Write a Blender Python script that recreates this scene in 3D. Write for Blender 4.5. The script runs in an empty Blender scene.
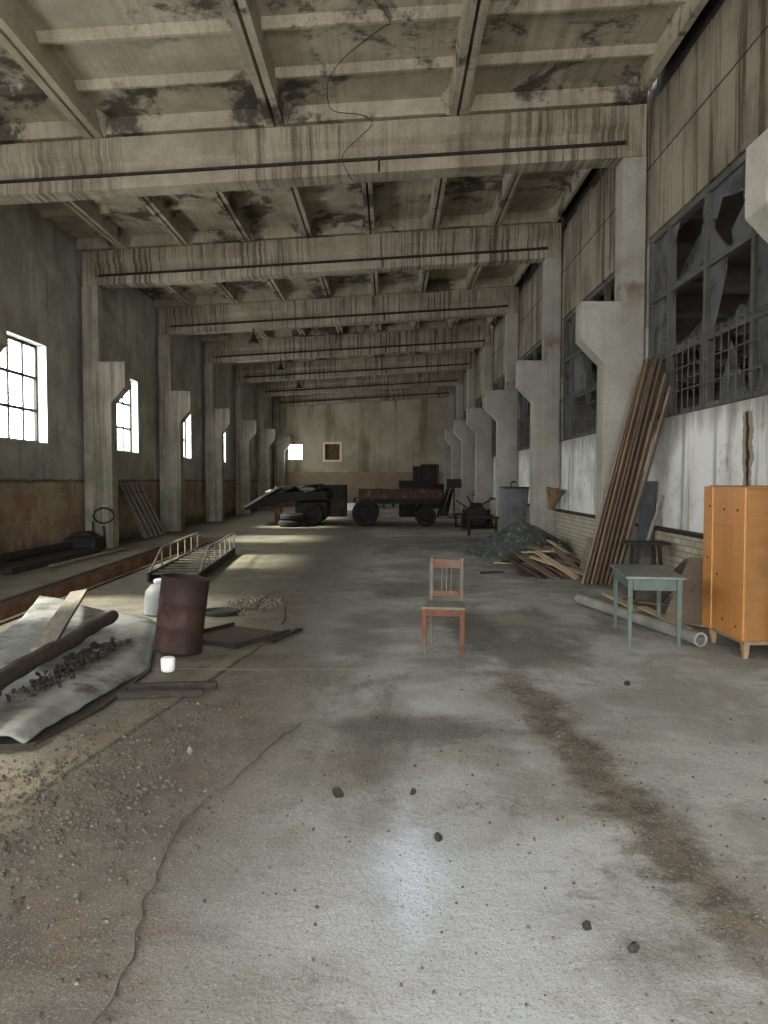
import bpy, bmesh, math, random
from mathutils import Vector, Matrix, Euler, noise
R = math.radians
sc = bpy.context.scene
COL = sc.collection
rnd = random.Random(7)

# ------------------------------------------------------------------ colours and materials
def c(r, g, b):
    def f(v):
        v /= 255.0
        return v / 12.92 if v <= .04045 else ((v + .055) / 1.055) ** 2.4
    return (f(r), f(g), f(b), 1)

class N:
    """small helper around one material's node tree"""
    def __init__(s, name):
        s.m = bpy.data.materials.new(name); s.m.use_nodes = True
        s.t = s.m.node_tree; s.t.nodes.clear()
        s.out = s.t.nodes.new('ShaderNodeOutputMaterial')
        s._pos = None
    def n(s, typ, **kw):
        nd = s.t.nodes.new(typ)
        for k, v in kw.items(): setattr(nd, k, v)
        return nd
    def l(s, a, b): s.t.links.new(a, b)
    def put(s, sock, v):
        if hasattr(v, 'is_linked') or hasattr(v, 'links'): s.l(v, sock)
        else: sock.default_value = v
    def pos(s):
        if s._pos is None: s._pos = s.n('ShaderNodeNewGeometry').outputs['Position']
        return s._pos
    def obj(s): return s.n('ShaderNodeTexCoord').outputs['Object']
    def map(s, v, scale=(1, 1, 1), loc=(0, 0, 0)):
        m = s.n('ShaderNodeMapping'); s.l(v, m.inputs['Vector'])
        m.inputs['Scale'].default_value = scale; m.inputs['Location'].default_value = loc
        return m.outputs[0]
    def noise(s, v, scale, detail=6, rough=.6, dist=0):
        m = s.n('ShaderNodeTexNoise'); s.l(v, m.inputs['Vector'])
        m.inputs['Scale'].default_value = scale; m.inputs['Detail'].default_value = detail
        m.inputs['Roughness'].default_value = rough; m.inputs['Distortion'].default_value = dist
        return m.outputs['Fac']
    def vor(s, v, scale, feat='F1'):
        m = s.n('ShaderNodeTexVoronoi', feature=feat); s.l(v, m.inputs['Vector']); m.inputs['Scale'].default_value = scale
        return m.outputs['Distance']
    def rng(s, v, a, b, lo=0., hi=1.):
        m = s.n('ShaderNodeMapRange', interpolation_type='SMOOTHSTEP'); s.put(m.inputs[0], v)
        for i, x in enumerate((a, b, lo, hi)): m.inputs[i + 1].default_value = x
        return m.outputs[0]
    def math(s, op, a, b=0., d=0.):
        m = s.n('ShaderNodeMath', operation=op)
        for i, x in enumerate((a, b, d)): s.put(m.inputs[i], x)
        return m.outputs[0]
    def mix(s, f, a, b, mode='MIX'):
        m = s.n('ShaderNodeMix', data_type='RGBA', blend_type=mode)
        s.put(m.inputs[0], f); s.put(m.inputs[6], a); s.put(m.inputs[7], b)
        return m.outputs[2]
    def xyz(s, v):
        m = s.n('ShaderNodeSeparateXYZ'); s.l(v, m.inputs[0]); return m.outputs
    def comb(s, x, y, z):
        m = s.n('ShaderNodeCombineXYZ')
        for i, q in enumerate((x, y, z)): s.put(m.inputs[i], q)
        return m.outputs[0]
    def brick(s, v, c1, c2, mortar, w=.25, h=.075, ms=.012):
        m = s.n('ShaderNodeTexBrick'); s.l(v, m.inputs['Vector'])
        for k, q in (('Color1', c1), ('Color2', c2), ('Mortar', mortar), ('Scale', 1.), ('Mortar Size', ms), ('Brick Width', w), ('Row Height', h)):
            m.inputs[k].default_value = q
        return m.outputs['Color'], m.outputs['Fac']
    def bump(s, h, strength=.4, dist=.02, nrm=None):
        m = s.n('ShaderNodeBump'); s.put(m.inputs['Height'], h)
        m.inputs['Strength'].default_value = strength; m.inputs['Distance'].default_value = dist
        if nrm is not None: s.l(nrm, m.inputs['Normal'])
        return m.outputs[0]
    def done(s, col, rough=.9, nrm=None, metal=0., spec=.3):
        b = s.n('ShaderNodeBsdfPrincipled')
        s.put(b.inputs['Base Color'], col); s.put(b.inputs['Roughness'], rough)
        s.put(b.inputs['Metallic'], metal); b.inputs['Specular IOR Level'].default_value = spec
        if nrm is not None: s.l(nrm, b.inputs['Normal'])
        s.l(b.outputs[0], s.out.inputs[0]); return s.m

MATS = {}
def plain(name, c1, c2, scale=4, c3=None, lo=.55, hi=.7, rough=.85, bump=.3, metal=0., stretch=(1, 1, 1), local=True, spec=.3, c3scale=None):
    """two-tone noisy surface with optional patches of a third colour"""
    n = N(name); v = n.obj() if local else n.pos()
    vs = n.map(v, stretch)
    f = n.noise(vs, scale, 8, .65)
    col = n.mix(n.rng(f, .3, .7), c1, c2)
    if c3 is not None:
        col = n.mix(n.rng(n.noise(n.map(v, (1, 1, 1), (3, 7, 1)), c3scale or scale * .6, 9, .7), lo, hi), col, c3)
    nr = n.bump(n.noise(vs, scale * 6, 5, .7), bump, .01)
    MATS[name] = n.done(col, rough, nr, metal, spec)
    return MATS[name]

def concrete(name, c1, c2, stain, streak, s_amt=.7, patch=None, mould=None, mlo=.55, mhi=.68, streak_scale=9., extra=None, rough=.92):
    n = N(name); v = n.pos()
    col = n.mix(n.rng(n.noise(v, 1.3, 8, .62), .32, .68), c1, c2)
    col = n.mix(n.rng(n.noise(n.map(v, (1, 1, 1), (9, 2, 4)), .45, 9, .7, .6), .5, .75, 0, .7), col, stain)
    sv = n.map(v, (1, .03, .03))
    f1 = n.rng(n.noise(sv, streak_scale, 6, .7), .44, .62)
    f2 = n.rng(n.noise(n.map(v, (1, 1, .1), (2, 5, 8)), .55, 5, .6), .30, .56)
    col = n.mix(n.math('MULTIPLY', n.math('MULTIPLY', f1, f2), s_amt), col, streak)
    if mould is not None:
        mf = n.rng(n.noise(n.map(v, (1, 1, 1), (5, 5, 0)), .8, 12, .72, .3), mlo, mhi)
        col = n.mix(n.math('MULTIPLY', mf, .85), col, mould)
    if extra: col = extra(n, v, col)
    fine = n.noise(v, 30, 8, .7)
    col = n.mix(n.rng(fine, .35, .6, .22, 0), col, (.05, .045, .035, 1))
    h = n.math('ADD', n.math('MULTIPLY', n.noise(v, 9, 8, .7), 1.2), n.math('MULTIPLY', fine, .6))
    MATS[name] = n.done(col, rough, n.bump(h, .35, .02), spec=.2)
    return MATS[name]

concrete('beam concrete', c(170, 160, 141), c(140, 130, 112), c(112, 101, 83), c(50, 39, 28), .78, streak_scale=15)
concrete('slab concrete', c(182, 172, 152), c(154, 145, 127), c(152, 138, 109), c(100, 93, 79), .35, mould=c(54, 51, 46), mlo=.51, mhi=.60)
concrete('right column concrete', c(168, 164, 153), c(148, 144, 134), c(134, 128, 116), c(100, 96, 88), .2,
         extra=lambda n, v, col: n.mix(n.math('MULTIPLY', n.rng(n.math('ABSOLUTE', n.math('SUBTRACT', n.xyz(v)[2], 4.75)), 0., .55, 1, 0),
                                               n.rng(n.noise(v, 2.2, 6, .6), .45, .62, 0, .75)), col, c(112, 74, 50)))
concrete('left column concrete', c(166, 159, 144), c(134, 128, 114), c(126, 126, 106), c(80, 72, 60), .6,
         extra=lambda n, v, col: n.mix(n.math('MULTIPLY', n.rng(n.xyz(v)[2], .9, 3.6, 1, 0), n.rng(n.noise(v, 1.6, 8, .7), .46, .66, 0, .55)), col, c(92, 112, 76)))

def wall_left_mat():
    n = N('left wall plaster and brick'); v = n.pos(); x, y, z = n.xyz(v)
    f = n.noise(v, .7, 9, .65, .4)
    col = n.mix(n.rng(f, .35, .65), c(172, 167, 156), c(136, 132, 122))
    col = n.mix(n.rng(n.noise(n.map(v, (1, 1, .08)), 5, 5, .65), .52, .7, 0, .55), col, c(96, 92, 82))
    col = n.mix(n.rng(n.noise(n.map(v, (1, 1, .5), (4, 1, 2)), 1.5, 8, .7), .56, .7, 0, .5), col, c(176, 168, 152))
    bc, bf = n.brick(n.comb(y, z, 0.), c(154, 118, 94), c(132, 106, 86), c(122, 110, 96))
    bc = n.mix(n.rng(n.noise(v, 1.1, 8, .7), .4, .62, 0, .65), bc, c(172, 156, 128))
    bc = n.mix(n.rng(n.noise(n.map(v, (1, 1, .3), (2, 2, 2)), 2.6, 6, .7), .52, .7, 0, .6), bc, c(104, 82, 66))
    zz = n.math('ADD', z, n.math('MULTIPLY', n.math('SUBTRACT', n.noise(v, 3, 4, .6), .5), .10))
    low = n.rng(zz, 1.57, 1.60, 1, 0)
    col = n.mix(low, col, bc)
    edge = n.rng(n.math('ABSOLUTE', n.math('SUBTRACT', zz, 1.62)), 0, .06, .75, 0)
    col = n.mix(edge, col, c(48, 42, 36))
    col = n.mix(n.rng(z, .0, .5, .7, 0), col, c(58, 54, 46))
    h = n.math('ADD', n.math('MULTIPLY', n.noise(v, 8, 8, .7), 1.), n.math('MULTIPLY', n.math('MULTIPLY', bf, low), -.8))
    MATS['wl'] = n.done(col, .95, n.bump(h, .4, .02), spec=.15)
wall_left_mat()

def wall_right_mat():
    n = N('right wall whitewash and panels'); v = n.pos(); x, y, z = n.xyz(v)
    # whitewash with drips
    f = n.noise(v, .9, 9, .65, .5)
    w = n.mix(n.rng(f, .38, .66), c(222, 222, 216), c(184, 183, 174))
    w = n.mix(n.rng(n.noise(n.map(v, (1, 1, .05)), 5.5, 5, .6), .53, .68, 0, .7), w, c(122, 124, 120))
    w = n.mix(n.rng(n.noise(n.map(v, (1, 1, .7), (1, 6, 3)), 2.1, 9, .72), .58, .68, 0, .6), w, c(128, 116, 94))
    w = n.mix(n.rng(n.math('ADD', z, n.noise(n.map(v, (1, 1, .2)), 4, 4, .6)), 2.62, 3.1, 0, .65), w, c(112, 108, 98))
    # broken strip of plaster
    cr = n.math('ABSOLUTE', n.math('SUBTRACT', n.math('ADD', y, n.math('MULTIPLY', n.noise(v, 4, 4, .6), .22)), 8.86))
    crz = n.math('MULTIPLY', n.rng(z, 1.45, 1.5), n.rng(z, 2.4, 2.44, 1, 0))
    w = n.mix(n.math('MULTIPLY', n.rng(cr, .11, .14, 1, 0), crz), w, c(150, 136, 116))
    w = n.mix(n.math('MULTIPLY', n.rng(cr, .03, .05, 1, 0), crz), w, c(50, 44, 38))
    # low painted brick
    bc, bf = n.brick(n.comb(y, z, 0.), c(176, 169, 150), c(156, 148, 130), c(134, 127, 112), .26, .085)
    bc = n.mix(n.rng(n.noise(v, 1.4, 8, .7), .5, .68, 0, .7), bc, c(128, 112, 86))
    low = n.rng(z, .90, .92, 1, 0)
    col = n.mix(low, w, bc)
    # concrete panels over the windows
    u = n.mix(n.rng(n.noise(v, .8, 8, .65), .35, .66), c(146, 137, 120), c(116, 108, 93))
    u = n.mix(n.rng(n.noise(n.map(v, (1, 1, .05), (0, 3, 0)), 5, 6, .65), .46, .62, 0, .85), u, c(70, 54, 38))
    u = n.mix(n.rng(n.math('ABSOLUTE', n.math('SUBTRACT', n.math('ADD', z, n.math('MULTIPLY', n.noise(v, 6, 4, .6), .03)), 6.52)), .008, .022, .9, 0), u, c(50, 42, 32))
    u = n.mix(n.rng(n.noise(n.map(v, (1, 1, .3), (7, 3, 1)), 1.0, 8, .7), .55, .7, 0, .5), u, c(172, 164, 144))
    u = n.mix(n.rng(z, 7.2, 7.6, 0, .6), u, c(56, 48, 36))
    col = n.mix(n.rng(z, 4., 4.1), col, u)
    h = n.math('ADD', n.noise(v, 10, 8, .7), n.math('MULTIPLY', n.math('MULTIPLY', bf, low), -1.))
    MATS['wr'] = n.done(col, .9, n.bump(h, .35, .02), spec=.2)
wall_right_mat()

def wall_back_mat():
    n = N('back wall'); v = n.pos(); x, y, z = n.xyz(v)
    col = n.mix(n.rng(n.noise(v, .35, 9, .65, .4), .35, .65), c(170, 161, 140), c(138, 130, 111))
    col = n.mix(n.rng(n.noise(n.map(v, (1, 1, .1)), 1.6, 5, .65), .5, .68, 0, .6), col, c(92, 84, 64))
    bc, bf = n.brick(n.comb(x, z, 0.), c(150, 128, 104), c(132, 114, 94), c(118, 108, 92))
    bc = n.mix(n.rng(n.noise(v, .6, 8, .7), .42, .65, 0, .6), bc, c(150, 136, 112))
    zz = n.math('ADD', z, n.math('MULTIPLY', n.math('SUBTRACT', n.noise(v, 1.2, 4, .6), .5), .25))
    col = n.mix(n.rng(zz, 2.1, 2.2, 1, 0), col, bc)
    MATS['wb'] = n.done(col, .95, n.bump(n.noise(v, 8, 8, .7), .3, .02), spec=.15)
wall_back_mat()

def floor_mat():
    n = N('dusty concrete floor'); v = n.pos(); x, y, z = n.xyz(v)
    big = n.noise(v, .32, 9, .62, .5)
    mid = n.noise(n.map(v, (1, 1, 1), (4, 2, 1)), 1.4, 9, .68, .4)
    fine = n.noise(v, 22, 8, .75)
    col = n.mix(n.rng(mid, .36, .62), c(170, 169, 164), c(132, 129, 121))
    col = n.mix(n.rng(big, .45, .62, 0, .75), col, c(122, 117, 104))
    col = n.mix(n.rng(n.noise(n.map(v, (1, .35, 1), (8, 1, 0)), .9, 8, .7), .5, .66, 0, .8), col, c(92, 87, 76))
    # pale powder spilled near the front
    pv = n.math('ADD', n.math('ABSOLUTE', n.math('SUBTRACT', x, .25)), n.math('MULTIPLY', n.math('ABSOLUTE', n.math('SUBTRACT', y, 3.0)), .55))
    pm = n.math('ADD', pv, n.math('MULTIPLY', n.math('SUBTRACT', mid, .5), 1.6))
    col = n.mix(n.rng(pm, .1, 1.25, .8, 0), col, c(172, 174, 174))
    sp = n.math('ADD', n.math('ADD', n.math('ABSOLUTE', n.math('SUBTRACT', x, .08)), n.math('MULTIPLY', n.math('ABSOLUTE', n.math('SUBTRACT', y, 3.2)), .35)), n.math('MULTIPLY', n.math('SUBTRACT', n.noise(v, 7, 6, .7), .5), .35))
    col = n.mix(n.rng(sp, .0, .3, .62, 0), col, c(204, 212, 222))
    wv = n.math('ADD', n.math('ABSOLUTE', n.math('SUBTRACT', x, 1.85)), n.math('MULTIPLY', n.math('ABSOLUTE', n.math('SUBTRACT', y, 4.2)), .35))
    wm = n.math('ADD', wv, n.math('MULTIPLY', n.math('SUBTRACT', mid, .5), 1.5))
    col = n.mix(n.rng(wm, .1, .9, .7, 0), col, c(168, 167, 160))
    # brown earthy track on the right
    tx = n.math('SUBTRACT', x, n.math('ADD', 1.15, n.math('MULTIPLY', n.math('SUBTRACT', 4.5, y), .09)))
    tw = n.math('ADD', n.math('ABSOLUTE', tx), n.math('MULTIPLY', n.math('SUBTRACT', n.noise(v, 2.6, 10, .75), .5), .95))
    tm = n.math('MULTIPLY', n.rng(tw, .05, .26, .9, 0), n.math('MULTIPLY', n.rng(y, 2.0, 3.0), n.rng(y, 5.9, 6.9, 1, 0)))
    tc = n.mix(n.rng(n.noise(v, 7, 8, .75), .42, .58), c(104, 92, 72), c(64, 58, 49))
    col = n.mix(tm, col, tc)
    # dark oily patches in the middle; last ellipse is painted shade round the trailers
    for (px, py, rx, ry, a) in ((.15, 5.0, .75, .35, .75), (.95, 8.4, .35, 1.3, .75), (.55, 6.9, .5, .25, .35), (-1.2, 7.2, .9, .6, .4), (1.9, 3.6, .3, .35, .3), (-.3, 8.2, .35, 1.6, .5), (.2, 11.5, .9, 1.2, .5), (1.2, 20, 3.5, 2.5, .6), (0, 28, 5, 3.2, .75)):
        d = n.math('ADD', n.math('ADD', n.math('POWER', n.math('MULTIPLY', n.math('SUBTRACT', x, px), 1 / rx), 2.), n.math('POWER', n.math('MULTIPLY', n.math('SUBTRACT', y, py), 1 / ry), 2.)),
                   n.math('MULTIPLY', n.math('SUBTRACT', n.noise(v, 1.9, 9, .72), .5), 3.2))
        col = n.mix(n.rng(d, .1, 1.25, a, 0), col, c(78, 73, 65))
    # earth and moss on the left
    lm = n.math('ADD', x, n.math('MULTIPLY', n.math('SUBTRACT', mid, .5), 1.3))
    col = n.mix(n.rng(lm, -1.3, -.1, .9, 0), col, n.mix(n.rng(n.noise(v, 3.2, 8, .7), .4, .62), c(98, 91, 76), c(74, 68, 56)))
    col = n.mix(n.math('MULTIPLY', n.rng(lm, -.9, -.6, 1, 0), n.rng(n.noise(n.map(v, (1, 1, 1), (1, 9, 4)), 1.5, 8, .7), .53, .68, 0, .7)), col, c(112, 84, 66))
    mo = n.math('MULTIPLY', n.rng(lm, -2.6, -1.9, 1, 0), n.rng(n.noise(n.map(v, (1, 1, 1), (6, 3, 4)), 1.1, 8, .7), .42, .62, 0, .75))
    col = n.mix(mo, col, c(112, 110, 80))
    my = n.math('MULTIPLY', n.rng(n.math('ABSOLUTE', n.math('ADD', x, 2.9)), .3, 1.6, .75, 0), n.rng(y, 10, 14))
    col = n.mix(n.math('MULTIPLY', my, n.rng(mid, .38, .6)), col, c(134, 130, 104))
    # expansion joints
    jn = n.math('ADD', x, n.math('ADD', n.math('MULTIPLY', n.math('SUBTRACT', 5.2, y), .16), n.math('MULTIPLY', n.math('SUBTRACT', n.noise(v, 3, 5, .6), .5), .07)))
    jm = n.math('MULTIPLY', n.rng(n.math('ABSOLUTE', n.math('ADD', jn, 1.64)), .012, .03, .9, 0), n.math('MULTIPLY', n.rng(y, 3.75, 3.85), n.rng(y, 7., 8.5, 1, 0)))
    col = n.mix(jm, col, c(38, 34, 28))
    col = n.mix(n.math('MULTIPLY', n.rng(n.math('ABSOLUTE', n.math('ADD', jn, 1.74)), .03, .1, .55, 0), n.math('MULTIPLY', n.rng(y, 3.75, 3.9), n.rng(y, 7., 8.5, 1, 0))), col, c(116, 108, 76))
    col = n.mix(n.rng(n.math('ABSOLUTE', n.math('SUBTRACT', y, n.math('ADD', 6.55, n.math('MULTIPLY', n.noise(v, 2, 5, .6), .08)))), .008, .02, .35, 0), col, c(176, 172, 160))
    # grit
    col = n.mix(n.rng(fine, .56, .68, 0, .55), col, c(168, 164, 154))
    col = n.mix(n.rng(n.noise(n.map(v, (1, 1, 1), (3, 3, 3)), 34, 6, .8), .56, .66, 0, .6), col, c(56, 52, 46))
    vo = n.vor(v, 42)
    col = n.mix(n.math('MULTIPLY', n.rng(vo, .12, .22, 1, 0), n.rng(n.noise(v, 4, 6, .7), .48, .62, 0, .6)), col, c(158, 154, 144))
    col = n.mix(n.rng(n.noise(n.map(v, (1, 1, 1), (5, 1, 3)), 75, 4, .8), .54, .64, 0, .55), col, c(70, 66, 58))
    col = n.mix(n.rng(n.noise(n.map(v, (1, 1, 1), (2, 6, 3)), 95, 3, .8), .57, .66, 0, .6), col, c(188, 184, 174))
    col = n.mix(n.math('MULTIPLY', n.rng(n.noise(n.map(v, (1, 1, 1), (7, 2, 3)), 3.4, 10, .78), .52, .66, 0, .6), n.rng(n.noise(n.map(v, (1, 1, 1), (9, 9, 3)), .6, 4, .6), .4, .6)), col, c(88, 80, 66))
    h = n.math('ADD', n.math('MULTIPLY', fine, .8), n.math('ADD', n.math('MULTIPLY', mid, 1.5), n.math('MULTIPLY', n.rng(vo, .05, .3, 1, 0), .15)))
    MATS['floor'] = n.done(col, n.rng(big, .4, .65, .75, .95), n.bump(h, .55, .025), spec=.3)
floor_mat()

def pit_mat():
    n = N('pit brick'); v = n.pos(); x, y, z = n.xyz(v)
    bc, bf = n.brick(n.comb(y, z, 0.), c(168, 116, 84), c(138, 100, 78), c(124, 108, 90))
    bc = n.mix(n.rng(n.noise(v, 2, 8, .7), .45, .62, 0, .6), bc, c(92, 76, 60))
    MATS['pit'] = n.done(bc, .95, n.bump(n.math('ADD', n.noise(v, 12, 6, .7), n.math('MULTIPLY', bf, -1.)), .5, .02), spec=.15)
pit_mat()

plain('dark steel', c(58, 56, 54), c(40, 38, 36), 6, c(80, 58, 42), rough=.6, metal=.3)
plain('window steel', c(46, 45, 43), c(60, 56, 52), 6, c(84, 62, 46), rough=.7)
plain('grey frame paint', c(96, 95, 91), c(74, 73, 70), 3, c(76, 62, 50), .58, .7, local=False)
plain('white reveal', c(214, 214, 208), c(186, 185, 176), 3, c(140, 134, 120), local=False)
plain('rust barrel', c(54, 35, 28), c(38, 27, 23), 5, c(68, 48, 39), .54, .68, rough=.7, metal=.15, bump=.35)
plain('rusty iron', c(78, 58, 46), c(54, 44, 37), 8, c(44, 38, 34), rough=.8, bump=.5)
plain('black iron', c(44, 41, 38), c(30, 28, 26), 6, c(70, 54, 42), rough=.7, bump=.4)
plain('machine grime', c(36, 33, 30), c(24, 22, 20), 3, c(56, 42, 34), rough=.75, bump=.4)
plain('grey plastic', c(118, 121, 119), c(102, 104, 100), 4, c(112, 110, 100), rough=.55, bump=.1)
plain('white foam', c(232, 232, 228), c(214, 212, 204), 10, rough=.9)
plain('stair tread', c(104, 100, 86), c(78, 74, 64), 6, c(70, 54, 42), rough=.7)
plain('stair rail', c(150, 146, 122), c(118, 112, 92), 9, c(90, 66, 48), rough=.6)
plain('dirty sheet', c(142, 143, 138), c(108, 108, 101), 2.6, c(76, 72, 61), .48, .64, rough=.6, bump=.25, c3scale=2.2)
plain('old log', c(68, 58, 49), c(46, 39, 33), 5, c(40, 34, 28), stretch=(4, 4, .6), bump=.8)
plain('grey board', c(140, 132, 118), c(108, 100, 88), 5, c(82, 74, 62), stretch=(1, 8, 8), bump=.4)
plain('black timber', c(56, 50, 45), c(38, 34, 31), 6, c(78, 70, 62), stretch=(1, 6, 6))
plain('brown plank', c(98, 79, 64), c(74, 59, 48), 4, c(80, 58, 46), stretch=(5, 5, .35), bump=.3)
plain('tan plank', c(122, 98, 75), c(96, 77, 59), 4, c(100, 74, 56), stretch=(5, 5, .35), bump=.3)
plain('grey plank', c(122, 106, 92), c(104, 92, 80), 4, c(80, 68, 58), stretch=(5, 5, .35), bump=.3)
plain('fresh wood', c(182, 162, 132), c(156, 134, 106), 5, c(118, 98, 78), stretch=(.5, 6, 6))
plain('worn wood', c(122, 104, 86), c(94, 78, 64), 5, c(80, 62, 50), stretch=(.5, 6, 6))
plain('dark wood', c(78, 65, 54), c(56, 46, 39), 5, c(112, 98, 84), stretch=(.5, 6, 6))
plain('chair orange', c(104, 62, 38), c(80, 48, 31), 6, c(92, 82, 70), .5, .62, stretch=(2, 2, 1), rough=.6)
plain('chair faded', c(108, 100, 90), c(88, 78, 68), 6, c(104, 72, 56), .52, .64, stretch=(2, 2, 1), rough=.7)
plain('chair faded red', c(104, 76, 58), c(98, 58, 40), 7, c(104, 94, 82), .46, .62, stretch=(2, 2, 1), rough=.7)
plain('chair seat', c(124, 119, 108), c(100, 94, 83), 5, c(160, 110, 80), .58, .7)
plain('table green', c(88, 101, 94), c(72, 86, 79), 6, c(88, 78, 64), .55, .63, rough=.6, c3scale=9)
plain('table top', c(124, 127, 121), c(100, 103, 97), 4, c(92, 86, 76), .52, .66, rough=.6)
plain('wardrobe orange', c(178, 122, 62), c(164, 108, 52), 1.6, c(146, 98, 52), .5, .7, stretch=(3, 3, .5), rough=.4, bump=.06, spec=.5)
plain('wardrobe ochre', c(144, 102, 58), c(128, 90, 50), 1.6, c(112, 80, 48), .48, .7, stretch=(1, 1, 5), rough=.45, bump=.06)
plain('wardrobe leg', c(150, 128, 98), c(120, 98, 72), 6, c(84, 66, 50))
plain('stone grey', c(126, 124, 118), c(98, 95, 88), 20, c(150, 146, 138), bump=.3)
plain('stone brown', c(88, 82, 71), c(58, 54, 46), 3, c(118, 114, 105), .56, .64, bump=.3, local=False, c3scale=14)
plain('masonry crumbs', c(112, 106, 90), c(84, 79, 66), 9, c(128, 120, 100))
plain('crushed stone', c(88, 90, 88), c(60, 62, 60), 14, c(114, 117, 115), .52, .62, bump=.9)
plain('pipe cement', c(150, 148, 140), c(122, 120, 112), 3, c(100, 94, 84), bump=.25)
plain('bin steel', c(104, 110, 114), c(78, 82, 86), 2.5, c(98, 74, 56), .54, .66, rough=.6)
plain('funnel rust', c(122, 98, 74), c(96, 76, 58), 4, c(72, 54, 42))
plain('cable grey', c(110, 104, 94), c(76, 70, 62), 6)
plain('rubber', c(38, 36, 35), c(26, 25, 24), 8, c(60, 55, 50), rough=.9, bump=.6)
plain('blue grey panel', c(78, 82, 86), c(60, 63, 66), 3, c(92, 88, 80))
plain('cream frame', c(222, 208, 176), c(196, 180, 148), 5)
plain('board brown', c(92, 68, 48), c(72, 54, 40), 5)
plain('red rust cargo', c(82, 50, 40), c(58, 40, 34), 5, c(112, 104, 94), .55, .68)
plain('annex concrete', c(128, 124, 116), c(100, 97, 90), 1.5, c(84, 78, 70), local=False)
plain('annex timber', c(112, 104, 94), c(88, 80, 72), 2, local=False)
plain('lamp enamel', c(48, 48, 46), c(34, 34, 33), 8, rough=.5)

def glass_mat(name, tr, dirt, gl, dc, trans=None):
    n = N(name)
    t = n.n('ShaderNodeBsdfTransparent'); t.inputs[0].default_value = (.93, .96, .95, 1)
    d = n.n('ShaderNodeBsdfDiffuse'); d.inputs[0].default_value = dc
    if trans:
        d2 = n.n('ShaderNodeBsdfTranslucent'); d2.inputs[0].default_value = trans
        a = n.n('ShaderNodeMixShader'); a.inputs[0].default_value = .6
        n.l(d.outputs[0], a.inputs[1]); n.l(d2.outputs[0], a.inputs[2]); d = a
    g = n.n('ShaderNodeBsdfGlossy'); g.inputs['Roughness'].default_value = .08
    m1 = n.n('ShaderNodeMixShader'); f = n.noise(n.pos(), 1.6, 4, .55)
    n.put(m1.inputs[0], n.rng(f, .35, .65, dirt * .6, min(1, dirt * 1.3)))
    n.l(t.outputs[0], m1.inputs[1]); n.l(d.outputs[0], m1.inputs[2])
    m2 = n.n('ShaderNodeMixShader'); m2.inputs[0].default_value = gl
    n.l(m1.outputs[0], m2.inputs[1]); n.l(g.outputs[0], m2.inputs[2])
    n.l(m2.outputs[0], n.out.inputs[0]); MATS[name] = n.m
glass_mat('hazy daylight glass', 1, .35, .04, c(200, 202, 200), (.8, .82, .8, 1))
glass_mat('dirty broken glass', 1, .72, .06, c(128, 131, 130), (.25, .26, .26, 1))

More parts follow.
